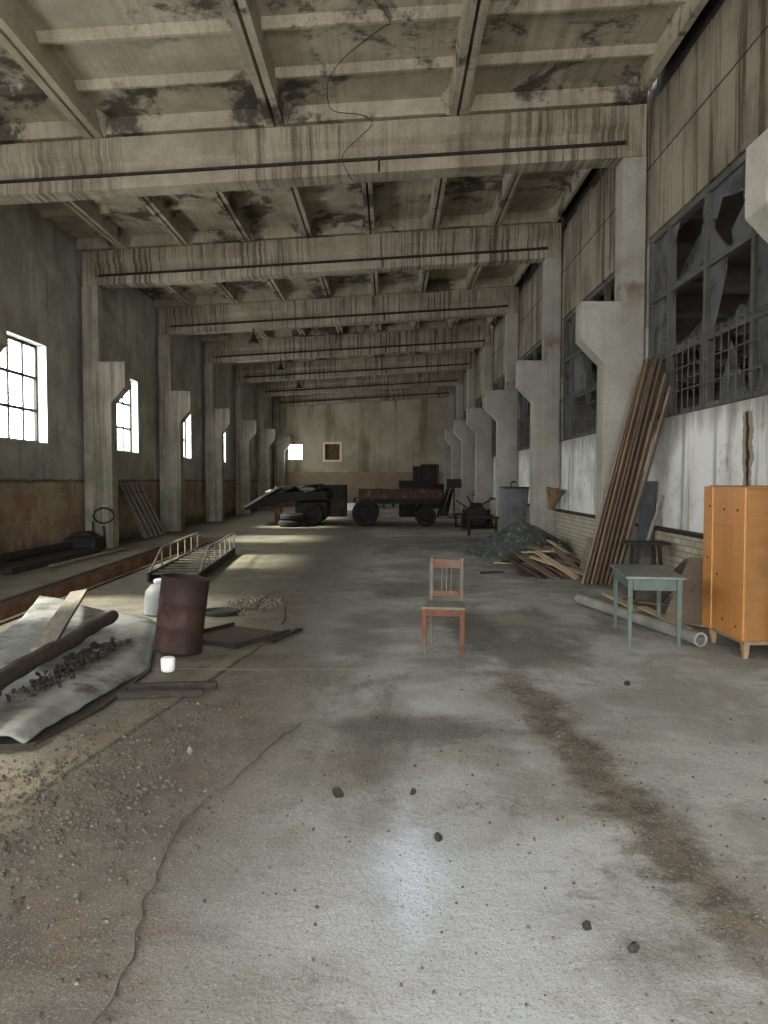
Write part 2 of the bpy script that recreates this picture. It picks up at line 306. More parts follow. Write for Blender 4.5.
# ------------------------------------------------------------------ mesh builder
ICO = {}
for _s in (1, 2):
    _b = bmesh.new(); bmesh.ops.create_icosphere(_b, subdivisions=_s, radius=1)
    ICO[_s] = ([v.co.copy() for v in _b.verts], [[v.index for v in f.verts] for f in _b.faces]); _b.free()
class MB:
    def __init__(s): s.bm = bmesh.new()
    def _add(s, vs, fs, M=None):
        v = [s.bm.verts.new((M @ Vector(p)) if M else p) for p in vs]
        for f in fs:
            try: s.bm.faces.new([v[i] for i in f])
            except ValueError: pass
        return v
    def box(s, lo, hi, M=None):
        x0, y0, z0 = lo; x1, y1, z1 = hi
        s._add([(x0, y0, z0), (x1, y0, z0), (x1, y1, z0), (x0, y1, z0), (x0, y0, z1), (x1, y0, z1), (x1, y1, z1), (x0, y1, z1)],
               [(3, 2, 1, 0), (4, 5, 6, 7), (0, 1, 5, 4), (1, 2, 6, 5), (2, 3, 7, 6), (3, 0, 4, 7)], M)
        return s
    def cbox(s, cen, size, M=None):
        return s.box([cen[i] - size[i] / 2 for i in range(3)], [cen[i] + size[i] / 2 for i in range(3)], M)
    def taper(s, cen, z0, z1, a, b, M=None, off=(0, 0)):
        """box with bottom size a and top size b"""
        x, y = cen; v = []
        for (q, z, o) in ((a, z0, (0, 0)), (b, z1, off)):
            for sx, sy in ((-1, -1), (1, -1), (1, 1), (-1, 1)): v.append((x + o[0] + sx * q[0] / 2, y + o[1] + sy * q[1] / 2, z))
        s._add(v, [(3, 2, 1, 0), (4, 5, 6, 7), (0, 1, 5, 4), (1, 2, 6, 5), (2, 3, 7, 6), (3, 0, 4, 7)], M); return s
    def prism(s, poly, axis, a, b, M=None):
        """extrude a 2-D outline along axis from a to b; the outline is in the other two axes (kept in x,y,z order)"""
        n = len(poly)
        def P(p, t):
            if axis == 'x': return (t, p[0], p[1])
            if axis == 'y': return (p[0], t, p[1])
            return (p[0], p[1], t)
        vs = [P(p, a) for p in poly] + [P(p, b) for p in poly]
        fs = [tuple(range(n))[::-1], tuple(range(n, 2 * n))] + [(i, (i + 1) % n, n + (i + 1) % n, n + i) for i in range(n)]
        s._add(vs, fs, M); return s
    def tube(s, pts, r, seg=8, caps=True):
        pts = [Vector(p) for p in pts]; rings = []
        for i, p in enumerate(pts):
            d = (pts[min(i + 1, len(pts) - 1)] - pts[max(i - 1, 0)]).normalized()
            u = d.cross(Vector((0, 0, 1)) if abs(d.z) < .9 else Vector((1, 0, 0))).normalized(); w = d.cross(u)
            rr = r[i] if isinstance(r, (list, tuple)) else r
            rings.append([s.bm.verts.new(p + (u * math.cos(k * 2 * math.pi / seg) + w * math.sin(k * 2 * math.pi / seg)) * rr) for k in range(seg)])
        for a, b in zip(rings, rings[1:]):
            for k in range(seg): s.bm.faces.new((a[k], a[(k + 1) % seg], b[(k + 1) % seg], b[k]))
        if caps: s.bm.faces.new(rings[0][::-1]); s.bm.faces.new(rings[-1])
        return s
    def lathe(s, prof, seg=32, M=None, wob=None):
        """revolve (r, z) about z"""
        rings = []
        for (r, z) in prof:
            ring = []
            for k in range(seg):
                a = k * 2 * math.pi / seg; rr = r * (wob(a, z) if wob else 1)
                p = Vector((rr * math.cos(a), rr * math.sin(a), z))
                ring.append(s.bm.verts.new(M @ p if M else p))
            rings.append(ring)
        for a, b in zip(rings, rings[1:]):
            for k in range(seg): s.bm.faces.new((a[k], a[(k + 1) % seg], b[(k + 1) % seg], b[k]))
        for ring, (r, z), fl in ((rings[0], prof[0], True), (rings[-1], prof[-1], False)):
            if r > 1e-4: s.bm.faces.new(ring[::-1] if fl else ring)
        return s
    def rock(s, p, r, rn, sub=1):
        M = Matrix.Translation(p) @ Euler((rn.random() * 6, rn.random() * 6, rn.random() * 6)).to_matrix().to_4x4() @ Matrix.Diagonal((r * rn.uniform(.7, 1.2), r * rn.uniform(.7, 1.2), r * rn.uniform(.5, .8), 1))
        vs, fs = ICO[sub]; j = r * .16
        s._add([M @ v + Vector((rn.uniform(-j, j), rn.uniform(-j, j), rn.uniform(-j, j))) for v in vs], fs)
        return s
    def build(s, name, mat, parent=None, bevel=0., smooth=False, solid=0., sub=0):
        bmesh.ops.recalc_face_normals(s.bm, faces=s.bm.faces)
        me = bpy.data.meshes.new(name); s.bm.to_mesh(me); s.bm.free()
        o = bpy.data.objects.new(name, me); COL.objects.link(o)
        me.materials.append(MATS[mat] if isinstance(mat, str) else mat)
        if smooth:
            for p in me.polygons: p.use_smooth = True
            try: me.set_sharp_from_angle(angle=R(40))
            except Exception: pass
        if solid:
            m = o.modifiers.new('thick', 'SOLIDIFY'); m.thickness = solid; m.offset = 0
        if bevel:
            m = o.modifiers.new('edge', 'BEVEL'); m.width = bevel; m.segments = 2; m.limit_method = 'ANGLE'; m.angle_limit = R(35)
        if parent: o.parent = parent
        return o

def tag(o, label, cat, group=None, kind=None):
    o['label'] = label; o['category'] = cat
    if group: o['group'] = group
    if kind: o['kind'] = kind
    return o
def thing(name, label, cat, loc=(0, 0, 0), rot=0, group=None, kind=None):
    o = bpy.data.objects.new(name, None); COL.objects.link(o); o.empty_display_size = .2
    o.location = loc; o.rotation_euler = rot if isinstance(rot, (tuple, list)) else (0, 0, rot)
    return tag(o, label, cat, group, kind)
def struct(o): o['kind'] = 'structure'; return o
def bar(mb, p, q, w, t, roll=0.):
    """a straight board from p to q, w wide, t thick"""
    p, q = Vector(p), Vector(q); d = q - p; L = d.length
    M = Matrix.Translation(p) @ d.to_track_quat('X', 'Z').to_matrix().to_4x4() @ Matrix.Rotation(roll, 4, 'X')
    mb.box((0, -w / 2, -t / 2), (L, w / 2, t / 2), M); return mb
def board(name, p, q, w, t, mat, label, cat, group=None, roll=0., ragged=0.):
    """a loose board as a thing with its own origin and its length along local x"""
    p, q = Vector(p), Vector(q); d = q - p; L = d.length
    mb = MB(); n = 5; vs = []
    for i in range(n + 1):
        x = L * i / n; dy = rnd.uniform(-1, 1) * .004; dz = rnd.uniform(-1, 1) * .003
        e = ragged if i in (0, n) else 0
        for (sy, sz) in ((-1, -1), (1, -1), (1, 1), (-1, 1)):
            vs.append((x + (rnd.uniform(-e, e) if e else 0), sy * w / 2 + dy, sz * t / 2 + dz))
    fs = [(3, 2, 1, 0), tuple(4 * n + k for k in range(4))]
    for i in range(n):
        for k in range(4): a = 4 * i + k; b = 4 * i + (k + 1) % 4; fs.append((a, b, b + 4, a + 4))
    mb._add(vs, fs)
    o = mb.build(name, mat, None, bevel=.003)
    o.matrix_world = Matrix.Translation(p) @ d.to_track_quat('X', 'Z').to_matrix().to_4x4() @ Matrix.Rotation(roll, 4, 'X')
    return tag(o, label, cat, group)

# ------------------------------------------------------------------ the hall
XL, XR, YB, YF = -7.4, 4.05, 48.9, -4.0
AX = [6.5 + 6 * k for k in range(8)]                      # column axes along the hall
def soff(x): return 6.64 + .058 * x                        # underside of a roof beam
BH = .80                                                   # beam height

# floor with the inspection pit
def pl(y): return -5.2 - .043 * (y - 10)
def pr(y): return -4.48 - .024 * (y - 8.7)
PY0, PY1 = 5.2, 22.2
m = MB()
def slab(poly): m.prism(poly, 'z', -.12, 0)
slab([(XL - .3, YF - 8), (XR + .2, YF - 8), (XR + .2, PY0), (XL - .3, PY0)])
slab([(XL - .3, PY1), (XR + .2, PY1), (XR + .2, YB + 6), (XL - .3, YB + 6)])
slab([(XL - .3, PY0), (pl(PY0), PY0), (pl(PY1), PY1), (XL - .3, PY1)])
slab([(pr(PY0), PY0), (XR + .2, PY0), (XR + .2, PY1), (pr(PY1), PY1)])
struct(m.build('floor', 'floor'))
m = MB()
for (a, b) in (((pl(PY0), PY0), (pl(PY1), PY1)), ((pr(PY1), PY1), (pr(PY0), PY0)), ((pl(PY1), PY1), (pr(PY1), PY1)), ((pr(PY0), PY0), (pl(PY0), PY0))):
    dv = Vector((b[0] - a[0], b[1] - a[1], 0)).normalized() * .004; ox, oy = (dv.y, -dv.x)
    m._add([(a[0] + ox, a[1] + oy, -1.2), (b[0] + ox, b[1] + oy, -1.2), (b[0] + ox, b[1] + oy, -.05), (a[0] + ox, a[1] + oy, -.05)], [(0, 1, 2, 3)])
m._add([(pl(PY0), PY0, -1.2), (pr(PY0), PY0, -1.2), (pr(PY1), PY1, -1.2), (pl(PY1), PY1, -1.2)], [(0, 1, 2, 3)])
struct(m.build('wall_pit', 'pit'))
m = MB()                                                   # worn steel edge along the pit
for f, s_ in ((pl, -1), (pr, 1)):
    m.prism([(f(PY0), PY0), (f(PY0) + .07 * s_, PY0), (f(PY1) + .07 * s_, PY1), (f(PY1), PY1)], 'z', .001, .022)
struct(m.build('trim_1', 'rusty iron'))

# left wall with its windows
WY = [3.35 + 6 * k for k in range(8)]
WW, WZ0, WZ1 = 2.5, 2.42, 4.52
def wall_with_holes(mb, axis, plane0, plane1, a0, a1, z0, ztop, holes):
    """wall slab between plane0 and plane1; holes (a,b,z0,z1) sorted along the wall; ztop a number"""
    def bx(a, b, c0, c1):
        if b - a < 1e-4 or c1 - c0 < 1e-4: return
        if axis == 'y': mb.box((plane0, a, c0), (plane1, b, c1))
        else: mb.box((a, plane0, c0), (b, plane1, c1))
    cur = a0
    for (a, b, h0, h1) in holes:
        bx(cur, a, z0, ztop); bx(a, b, z0, h0); bx(a, b, h1, ztop); cur = b
    bx(cur, a1, z0, ztop)
m = MB()
wall_with_holes(m, 'y', XL - .38, XL, YF - .4, YB + .4, -.1, 7.3, [(y - WW / 2, y + WW / 2, WZ0, WZ1) for y in WY])
struct(m.build('wall_left', 'wl'))

def left_window(i, y):
    fr = MB(); x0, x1 = XL - .26, XL - .20; a, b = y - WW / 2 + .002, y + WW / 2 - .002
    t = .06
    fr.box((x0, a, WZ0 + .002), (x1, b, WZ0 + t)); fr.box((x0, a, WZ1 - t), (x1, b, WZ1 - .002))
    fr.box((x0, a, WZ0 + t), (x1, a + t, WZ1 - t)); fr.box((x0, b - t, WZ0 + t), (x1, b, WZ1 - t))
    for k in range(1, 4):
        yy = a + (b - a) * k / 4; fr.box((x0 + .01, yy - .028, WZ0 + t), (x1 - .01, yy + .028, WZ1 - t))
    for k in range(1, 3):
        zz = WZ0 + (WZ1 - WZ0) * k / 3; fr.box((x0 + .005, a + t, zz - .03), (x1 - .005, b - t, zz + .03))
    o = struct(fr.build('window_%d' % i, 'window steel'))
    g = MB()
    for k in range(4):
        for q in range(3):
            ya = a + (b - a) * k / 4; yb = a + (b - a) * (k + 1) / 4; za = WZ0 + (WZ1 - WZ0) * q / 3; zb = WZ0 + (WZ1 - WZ0) * (q + 1) / 3
            if rnd.random() < .12: continue
            g._add([(x0 + .03, ya, za), (x0 + .03, yb, za), (x0 + .03, yb, zb), (x0 + .03, ya, zb)], [(0, 1, 2, 3)])
    g.build('pane', 'hazy daylight glass', o)
    s = MB()
    s.box((XL - .195, a, WZ0 + .001), (XL + .02, b, WZ0 + .012)); s.box((XL - .195, b - .012, WZ0 + .012), (XL + .004, b - .001, WZ1)); s.box((XL - .195, a + .001, WZ0 + .012), (XL + .004, a + .012, WZ1))
    s.build('window_reveal', 'white reveal', o)
for i, y in enumerate(WY): left_window(i + 1, y)

# right wall: low brick, whitewashed plaster, a band of windows in every bay, concrete panels above
RZ = (2.55, 3.48, 4.42, 5.42)
m = MB()
m.box((XR, YF - .4, -.1), (XR + .3, YB + .4, RZ[0]))
m.box((XR, YF - .4, RZ[3]), (XR + .3, YB + .4, 7.34))
yy = YF
while yy < YB:                                            # ragged top edge
    w = rnd.uniform(.5, 1.4)
    m.box((XR, yy, 7.34), (XR + .3, min(yy + w, YB), 7.42 + rnd.uniform(0, .12))); yy += w
for a in [0.5] + AX: m.box((XR, a - .22, RZ[0]), (XR + .3, a + .22, RZ[3]))
m.box((XR, YF - .4, RZ[0]), (XR + .3, -1.6, RZ[3]))
struct(m.build('wall_right', 'wr'))
m = MB()
for k, a in enumerate([0.5] + AX[:-1]):
    m.prism([(XR - .14, .90), (XR - .02, .90), (XR - .002, .93), (XR - .002, .95), (XR - .16, .95)], 'y', a + .26, a + 5.74)
struct(m.build('trim_2', 'black timber'))
m = MB()
for k, a in enumerate([0.5] + AX[:-1]): m.box((XR - .12, a + .26, .0005), (XR - .001, a + 5.74, .899))
struct(m.build('wall_plinth', 'wr'))

GL = {'A': [[(0, 0), (1, 0), (1, 1), (0, 1)]],
      'B': [[(1, 0), (1, 1), (.85, 1), (.8, .55), (.6, .2), (.25, .08), (0, 0)], [(0, 1), (0, .55), (.3, 1)]],
      'C': [[(0, 1), (0, .6), (.16, .52), (.28, .74), (.52, .66), (.72, .62), (1, .7), (1, 1)], [(1, .7), (.72, .62), (.74, .44), (.5, .25), (.55, 0), (1, 0)], [(0, .42), (.15, .4), (.3, .2), (.55, 0), (0, 0)]],
      'D': [[(0, 0), (.1, .04), (.22, .3), (.4, .8), (.4, 1), (0, 1)], [(.45, 0), (1, 0), (1, .45), (.82, .2), (.7, .26)]],
      'E': [[(.2, 0), (.92, 0), (.52, .85)], [(0, 0), (.1, 0), (.04, .4), (0, .5)]],
      'F': [[(0, 0), (1, 0), (1, .5), (.84, .3), (.76, .12), (.3, .1), (0, .02)], [(0, 1), (0, .75), (.2, 1)]],
      'G': []}
FIRST = ('GGEAG', 'AFDAA', 'ABCAA')                        # rows from the bottom, cells from the far end
def right_window(i, a0):
    x = XR + .09; ya, yb = a0 + .222, a0 + 5.778
    edges = [yb, a0 + 4.95, a0 + 3.625, a0 + 2.3, a0 + .975, ya]
    fr = MB()
    for k, z in enumerate(RZ):
        t = .085 if k in (0, 3) else .07
        zz = z + (t / 2 + .002 if k == 0 else (-t / 2 - .002 if k == 3 else 0))
        fr.box((x - .045, ya, zz - t / 2), (x + .045, yb, zz + t / 2))
    for k, y in enumerate(edges):
        y = y - .04 if k == 0 else (y + .04 if k == 5 else y)
        fr.box((x - .055, y - .038, RZ[0] + .004), (x + .055, y + .038, RZ[3] - .004))
    o = struct(fr.build('window_%d' % i, 'grey frame paint'))
    g = MB()
    for r in range(3):
        for k in range(5):
            key = FIRST[r][k] if a0 == 6.5 else rnd.choice('AAABCDFGG' if r else 'AEGGGFA')
            yf, yn = edges[k], edges[k + 1]; z0, z1 = RZ[r], RZ[r + 1]
            for poly in GL[key]:
                xo = x + rnd.uniform(-.01, .01)
                vs = [g.bm.verts.new((xo, yf + (yn - yf) * u, z0 + (z1 - z0) * v)) for u, v in poly]
                g.bm.faces.new(vs)
    bmesh.ops.triangulate(g.bm, faces=[f for f in g.bm.faces if len(f.verts) > 4])
    g.build('pane', 'dirty broken glass', o)
    w = MB(); xg = XR - .03
    for z in (RZ[0] + .02, RZ[0] + .33, RZ[0] + .64, RZ[1] + .03): w.box((xg - .007, ya, z - .007), (xg + .007, yb, z + .007))
    n = 27
    for k in range(n + 1):
        y = ya + (yb - ya) * k / n; w.box((xg - .02, y - .0045, RZ[0] + .0), (xg - .008, y + .0045, RZ[1] + .06))
    for k in range(0, n + 1, 9): w.box((xg + .008, ya + (yb - ya) * k / n - .01, RZ[1] - .0), (XR + .045, ya + (yb - ya) * k / n + .01, RZ[1] + .02))
    w.build('grille', 'grey frame paint', o)
for k, a in enumerate([0.5] + AX[:-1]): right_window(9 + k, a)

# back wall: a window, a boarded window and a doorway
m = MB()
wall_with_holes(m, 'x', YB, YB + .4, XL - .4, XR + .4, -.1, 7.6, [(-6.5, -5.55, 2.91, 3.93), (-4.14, -3.19, 2.91, 3.93), (2.04, 3.0, -.1, 2.55)])
struct(m.build('wall_back', 'wb'))
fr = MB()
for (x0, x1, z0, z1) in ((-6.498, -5.552, 2.912, 2.96), (-6.498, -5.552, 3.88, 3.928), (-6.498, -6.45, 2.96, 3.88), (-5.6, -5.552, 2.96, 3.88), (-6.19, -6.16, 2.96, 3.88), (-5.88, -5.85, 2.96, 3.88), (-6.45, -5.6, 3.25, 3.28), (-6.45, -5.6, 3.57, 3.6)):
    fr.box((x0, YB + .15, z0), (x1, YB + .2, z1))
struct(fr.build('window_17', 'white reveal'))
fr = MB()
for (x0, x1, z0, z1) in ((-4.26, -3.06, 2.80, 2.92), (-4.26, -3.06, 3.92, 4.04), (-4.26, -4.13, 2.92, 3.92), (-3.2, -3.06, 2.92, 3.92)):
    fr.box((x0, YB - .06, z0), (x1, YB - .002, z1))
o = struct(fr.build('window_18', 'cream frame'))
b = MB(); b.box((-4.138, YB + .1, 2.912), (-3.192, YB + .14, 3.928)); b.build('shutter', 'board brown', o)
fr = MB(); fr.box((1.94, YB - .05, 0), (2.035, YB - .002, 2.64)); fr.box((3.005, YB - .05, 0), (3.1, YB - .002, 2.64)); fr.box((2.035, YB - .05, 2.555), (3.005, YB - .002, 2.64))
o = struct(fr.build('door_1', 'dark wood'))
b = MB(); b.box((1.45, YB - .12, .02), (1.93, YB - .07, 2.5)); b.build('door_leaf', 'black timber', o)
m = MB(); m.box((1.2, YB + 3, -.1), (3.8, YB + 3.1, 3)); m.box((1.2, YB + .41, -.1), (1.3, YB + 3, 3)); m.box((3.7, YB + .41, -.1), (3.8, YB + 3, 3)); m.box((1.2, YB + .41, 3), (3.8, YB + 3.1, 3.1))
struct(m.build('wall_passage', 'annex concrete'))

# front wall behind the camera with the open gateway
m = MB()
wall_with_holes(m, 'x', YF - .4, YF, XL - .4, XR + .4, -.1, 7.6, [(-4.0, 3.2, -.1, 5.2)])
struct(m.build('wall_front', 'wb'))

# ceiling: ribbed panels, sloping with the beams
def shear(bm, dz=0):
    for v in bm.verts: v.co.z += .058 * v.co.x + dz
m = MB()
def rib(x, y0, y1, wb, wt, z0, z1): m.prism([(x - wb / 2, z0), (x + wb / 2, z0), (x + wt / 2, z1), (x - wt / 2, z1)], 'y', y0, y1)
def crib(y, x0, x1, wb, wt, z0, z1): m.prism([(y - wb / 2, z0), (y + wb / 2, z0), (y + wt / 2, z1), (y - wt / 2, z1)], 'x', x0, x1)
Z0 = 6.64 + BH; ZT = Z0 + .30
XE = 3.93
bays = [(YF - .3, .5)] + [(a, a + 6) for a in [.5] + AX[:-1]] + [(AX[-1], YB + .4)]
for (y0, y1) in bays:
    wide = y1 < 12.6
    pw = 2.865 if wide else 1.462
    dzb = -.15 if wide else 0
    x = XE; nb = 0
    start = len(m.bm.verts); m.bm.verts.ensure_lookup_table()
    ya, yb = y0 + .012, y1 - .012
    while x > XL - .2:
        x1 = max(x - pw, XL - .3)
        rw = .13 if wide else .10
        # two side ribs with a thin open seam between neighbouring panels
        rib(x - rw / 2 - .012, ya, yb, rw * .8, rw * 1.3, Z0, ZT); rib(x1 + rw / 2 + .012, ya, yb, rw * .8, rw * 1.3, Z0, ZT)
        # flared feet on the beams
        for yq in (ya + .11, yb - .11):
            m.box((x1 + .012, yq - .08, Z0 + .05), (x - .012, yq + .08, ZT))
        for xs in (x - rw - .03, x1 + rw + .03):
            for yq, sg in ((ya + .18, 1), (yb - .18, -1)):
                m._add([(xs - .02, yq, Z0 + .02), (xs + .02, yq, Z0 + .02), (xs + .12, yq + sg * .02, ZT), (xs - .12, yq + sg * .02, ZT), (xs, yq + sg * .34, ZT)], [(0, 1, 2, 3), (1, 4, 2), (0, 4, 1), (0, 3, 4), (2, 4, 3)])
        nc = 4 if wide else 2
        for q in range(1, nc + 1):
            crib(y0 + (y1 - y0) * q / (nc + 1), x1 + rw, x - rw, .06, .30, ZT - (.08 if wide else .10), ZT)
        m.box((x1, ya, ZT), (x - .001, yb, ZT + .06))
        x = x1
    m.bm.verts.ensure_lookup_table()
    for v in m.bm.verts[start:]: v.co.z += .058 * v.co.x + dzb
struct(m.build('ceiling', 'slab concrete'))
# roof edge over the right wall: closes most of the slot, daylight shows through the gaps
m = MB(); y = YF - .3
while y < YB:
    L = rnd.uniform(.7, 2.2); gap = rnd.uniform(.05, .16) if y > 6 and rnd.random() < .75 else 0
    ye = min(y + L, YB + .3); ze = 7.89 if y < 12 else 8.04
    if y < 12.3 < ye: ye = 12.3; L = ye - y
    m.box((XE - .05, y, ze), (XR + .45, ye, ze + .2))
    m.box((XR + .05, y, 7.3), (XR + .3, ye, ze + .01))
    y += L + gap
struct(m.build('ceiling_edge', 'rubber'))
m = MB(); m.box((XL - .4, YF - .3, 7.25), (XL + .02, YB + .3, 7.7))
struct(m.build('trim_3', 'beam concrete'))

# columns
def column_mesh(side):
    mb = MB(); h = .2
    if side < 0:
        prof = [(-7.3, .001), (-6.63, .001), (-6.63, 3.48), (-6.30, 3.85), (-6.30, 4.45), (-6.92, 4.45), (-6.92, 6.19), (-7.3, 6.19)]
        prof = [(x, z if z < 6 else soff(x) - .004) for x, z in prof]
    else:
        prof = [(4.03, .001), (3.39, .001), (3.39, 3.50), (3.03, 3.87), (3.03, 4.47), (3.66, 4.47), (3.66, 6.8), (4.03, 6.8)]
        prof = [(x, z if z < 6 else soff(x) - .004) for x, z in prof]
    mb.prism(prof, 'y', -h, h); return mb
ORD = ['', 'first', 'second', 'third', 'fourth', 'fifth', 'sixth', 'seventh', 'eighth']
pc = None
for k, y in enumerate(AX):
    if pc is None: pc = column_mesh(1).build('concrete_column', 'right column concrete', None, bevel=.015); o = pc
    else: o = pc.copy(); COL.objects.link(o)
    o.location = (0, y, 0)
    if k == 1: o.data = o.data.copy(); 
    lab = ['grey concrete column whose bracket juts in at the upper right edge of the photo',
           'big grey concrete column behind the tall leaning planks, right wall',
           'grey concrete column rising behind the gravel heap, right wall',
           'grey concrete column just behind the steel bin, right wall',
           'third grey concrete column beyond the one behind the leaning planks, right wall',
           'fourth grey concrete column beyond the one behind the leaning planks, right wall',
           'last but one grey concrete column along the right wall',
           'farthest grey concrete column in the right corner by the back wall'][k]
    tag(o, lab, 'column', 'columns along the right wall', 'thing')
pc2 = None
for k, y in enumerate(AX[1:]):
    if pc2 is None: pc2 = column_mesh(-1).build('concrete_column', 'left column concrete', None, bevel=.015); o = pc2
    else: o = pc2.copy(); COL.objects.link(o)
    o.location = (0, y, 0)
    lab = ['column by the nearest left window, only its bracket edge showing at the photo edge',
           'mossy greenish concrete column with the iron hoop leaning at its foot, left wall',
           'concrete column beyond the boards leaning on the left wall',
           'third whole concrete column along the left wall, past the third window',
           'fourth whole concrete column along the left wall',
           'last but one concrete column along the left wall',
           'farthest concrete column in the left corner by the back wall window'][k]
    tag(o, lab, 'column', 'columns along the left wall', 'thing')
for o in list(COL.objects):                                # the nearest columns end under the slightly lower first beam
    if o.name.startswith('concrete_column') and abs(o.location.y - 12.5) < .1:
        o.data = o.data.copy()
        for v in o.data.vertices:
            if v.co.z > 6: v.co.z -= .15

# roof beams: I section with solid ends
def beam_mesh():
    mb = MB(); h = .2; x0, x1 = -7.27, 4.02
    sec = [(-h, 0), (h, 0), (h, .19), (.08, .20), (.08, .44), (h, .53), (h, BH), (-h, BH), (-h, .53), (-.08, .44), (-.08, .20), (-h, .19)]
    mb.prism(sec, 'x', x0 + .3, x1 - .28)
    for a, b in ((x0, x0 + .3), (x1 - .28, x1)): mb.box((a, -h - .003, .0), (b, h + .003, BH))
    for v in mb.bm.verts: v.co.z += 6.64 + .058 * v.co.x
    return mb
pb = None
for k, y in enumerate(AX[1:]):
    if pb is None: pb = beam_mesh().build('roof_beam', 'beam concrete', None, bevel=.012); o = pb
    else: o = pb.copy(); COL.objects.link(o)
    o.location = (0, y, -.152 if k == 0 else -.002)
    lab = ['nearest and largest rain-streaked concrete roof beam across the top of the hall', 'second concrete roof beam from the front', 'third concrete roof beam from the front',
           'fourth concrete roof beam from the front, behind the first hanging lamp', 'fifth concrete roof beam from the front', 'last but one concrete roof beam before the back wall', 'farthest concrete roof beam against the back wall'][k]
    tag(o, lab, 'beam', 'roof beams across the hall', 'thing')
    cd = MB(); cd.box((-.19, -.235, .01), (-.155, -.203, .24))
    cd.tube([(-6.9, -.155, .235), (-5, -.15, .232), (-3, -.155, .236), (0, -.15, .235), (3.3, -.155, .235), (3.7, -.155, .245)], [.026, .03, .026, .03, .03, .034], 8)  # dark tube stands in for the shadow and dirt line on the ledge
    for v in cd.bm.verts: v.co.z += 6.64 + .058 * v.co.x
    q = cd.build('drop_and_ledge_shade', 'black iron', o)

# the neighbouring hall seen through the broken panes
m = MB(); m.box((XR + .3, YF - 1, -.12), (17, YB + .4, -.02)); struct(m.build('floor_annex', 'annex concrete'))
m = MB(); wall_with_holes(m, 'y', 16.7, 17, YF - 1, YB + .4, -.1, 6.6, [(9 + 12 * k, 10.6 + 12 * k, 2.0, 3.6) for k in range(4)])
m.box((XR + .3, YF - 1.2, -.1), (17, YF - 1, 6.6)); m.box((XR + .3, YB + .2, -.1), (17, YB + .4, 6.6))
struct(m.build('wall_annex', 'annex concrete'))
m = MB(); m.box((XR + .28, YF - 1, 6.6), (17, YB + .4, 6.75)); struct(m.build('ceiling_annex', 'annex concrete'))
m = MB()
for k in range(18):
    y = YF + 1 + 3 * k; m.box((XR + .32, y - .12, 6.15), (16.68, y + .12, 6.598))
for x in (6.5, 9.5, 12.5): m.box((x - .1, YF, 5.95), (x + .1, YB, 6.148))
struct(m.build('trim_4', 'annex timber'))

# hanging lamps
def lamp():
    t = thing('pendant_lamp', 'dark enamel pendant lamp hanging below the third roof beam', 'lamp', (-4.28, 24.25, 5.93), 0, 'pendant lamps under the roof beams')
    m = MB(); m.lathe([(.18, 0), (.185, .012), (.14, .07), (.08, .15), (.06, .24), (.05, .25)], 24); m.build('shade', 'lamp enamel', t, smooth=True)
    m = MB(); m.tube([(0, 0, .25), (0, 0, .46)], .018, 8); m.build('rod', 'black iron', t)
    m = MB(); m.lathe([(.0, -.03), (.045, -.01), (.05, .05), (.03, .1)], 12); m.build('bulb', 'grey plastic', t, smooth=True)
    return t
lp = lamp()
for y, lab in ((30.25, 'dark enamel pendant lamp hanging below the fourth roof beam'), (36.25, 'small dark pendant lamp hanging below the fifth roof beam')):
    o = lp.copy(); COL.objects.link(o); o.location = (-4.28, y, 5.93); o['label'] = lab
    for ch in list(lp.children): q = ch.copy(); COL.objects.link(q); q.parent = o
m = MB(); pts = []
hw = [(-.50, 9.3, 7.65), (-.36, 9.5, 7.62), (-.06, 9.9, 7.50), (.0, 10.1, 7.48), (-.06, 10.25, 7.55), (-.35, 10.6, 7.55), (-.68, 10.9, 7.45), (-.88, 11.2, 7.33), (-.92, 11.6, 7.25), (-.85, 12.0, 7.28), (-.45, 12.22, 7.33), (-.28, 12.26, 7.22), (-.45, 12.26, 7.03), (-.68, 12.26, 6.82), (-.75, 12.26, 6.65), (-.66, 12.27, 6.45), (-.58, 12.27, 6.32)]
for i in range(len(hw) - 1):
    p0, p1, p2, p3 = [Vector(hw[max(0, min(len(hw) - 1, i + q))]) for q in (-1, 0, 1, 2)]
    for k in range(6):
        u = k / 6; pts.append(.5 * ((2 * p1) + (p2 - p0) * u + (2 * p0 - 5 * p1 + 4 * p2 - p3) * u * u + (3 * p1 - p0 - 3 * p2 + p3) * u ** 3))
m.tube(pts, .006, 6)
tag(m.build('hanging_wire', 'black iron'), 'thin dark wire looping down from the ceiling in front of the nearest roof beam', 'wire')

# ------------------------------------------------------------------ chair
t = thing('wooden_chair', 'worn orange wooden chair standing alone in the middle of the floor', 'chair', (.53, 7.36, 0), R(-8))
def cp(name, mb, mat, lab=None, bev=.004):
    o = mb.build(name, mat, t, bevel=bev)
    if lab: o['label'] = lab
for sx in (-1, 1):
    m = MB(); m.taper((sx * .18, -.19), 0, .425, (.032, .032), (.042, .042)); cp('leg', m, 'chair orange')
    m = MB(); M = Matrix.Identity(4)
    m._add([(sx * .15 + a * .017, b + e, z) for z, e in ((0, .215), (.44, .19), (.87, .27)) for a, b in ((-1, -.018), (1, -.018), (1, .018), (-1, .018))],
           [(3, 2, 1, 0), (8, 9, 10, 11)] + [(4 * i + k, 4 * i + (k + 1) % 4, 4 * i + 4 + (k + 1) % 4, 4 * i + 4 + k) for i in range(2) for k in range(4)])
    cp('rear_leg', m, 'chair faded')
    m = MB(); bar(m, (sx * .178, -.172, .395), (sx * .153, .17, .395), .02, .06); cp('side_rail', m, 'chair orange')
m = MB(); m.prism([(-.205, -.225), (.205, -.225), (.172, .172), (-.172, .172)], 'z', .427, .452); cp('seat', m, 'chair seat')
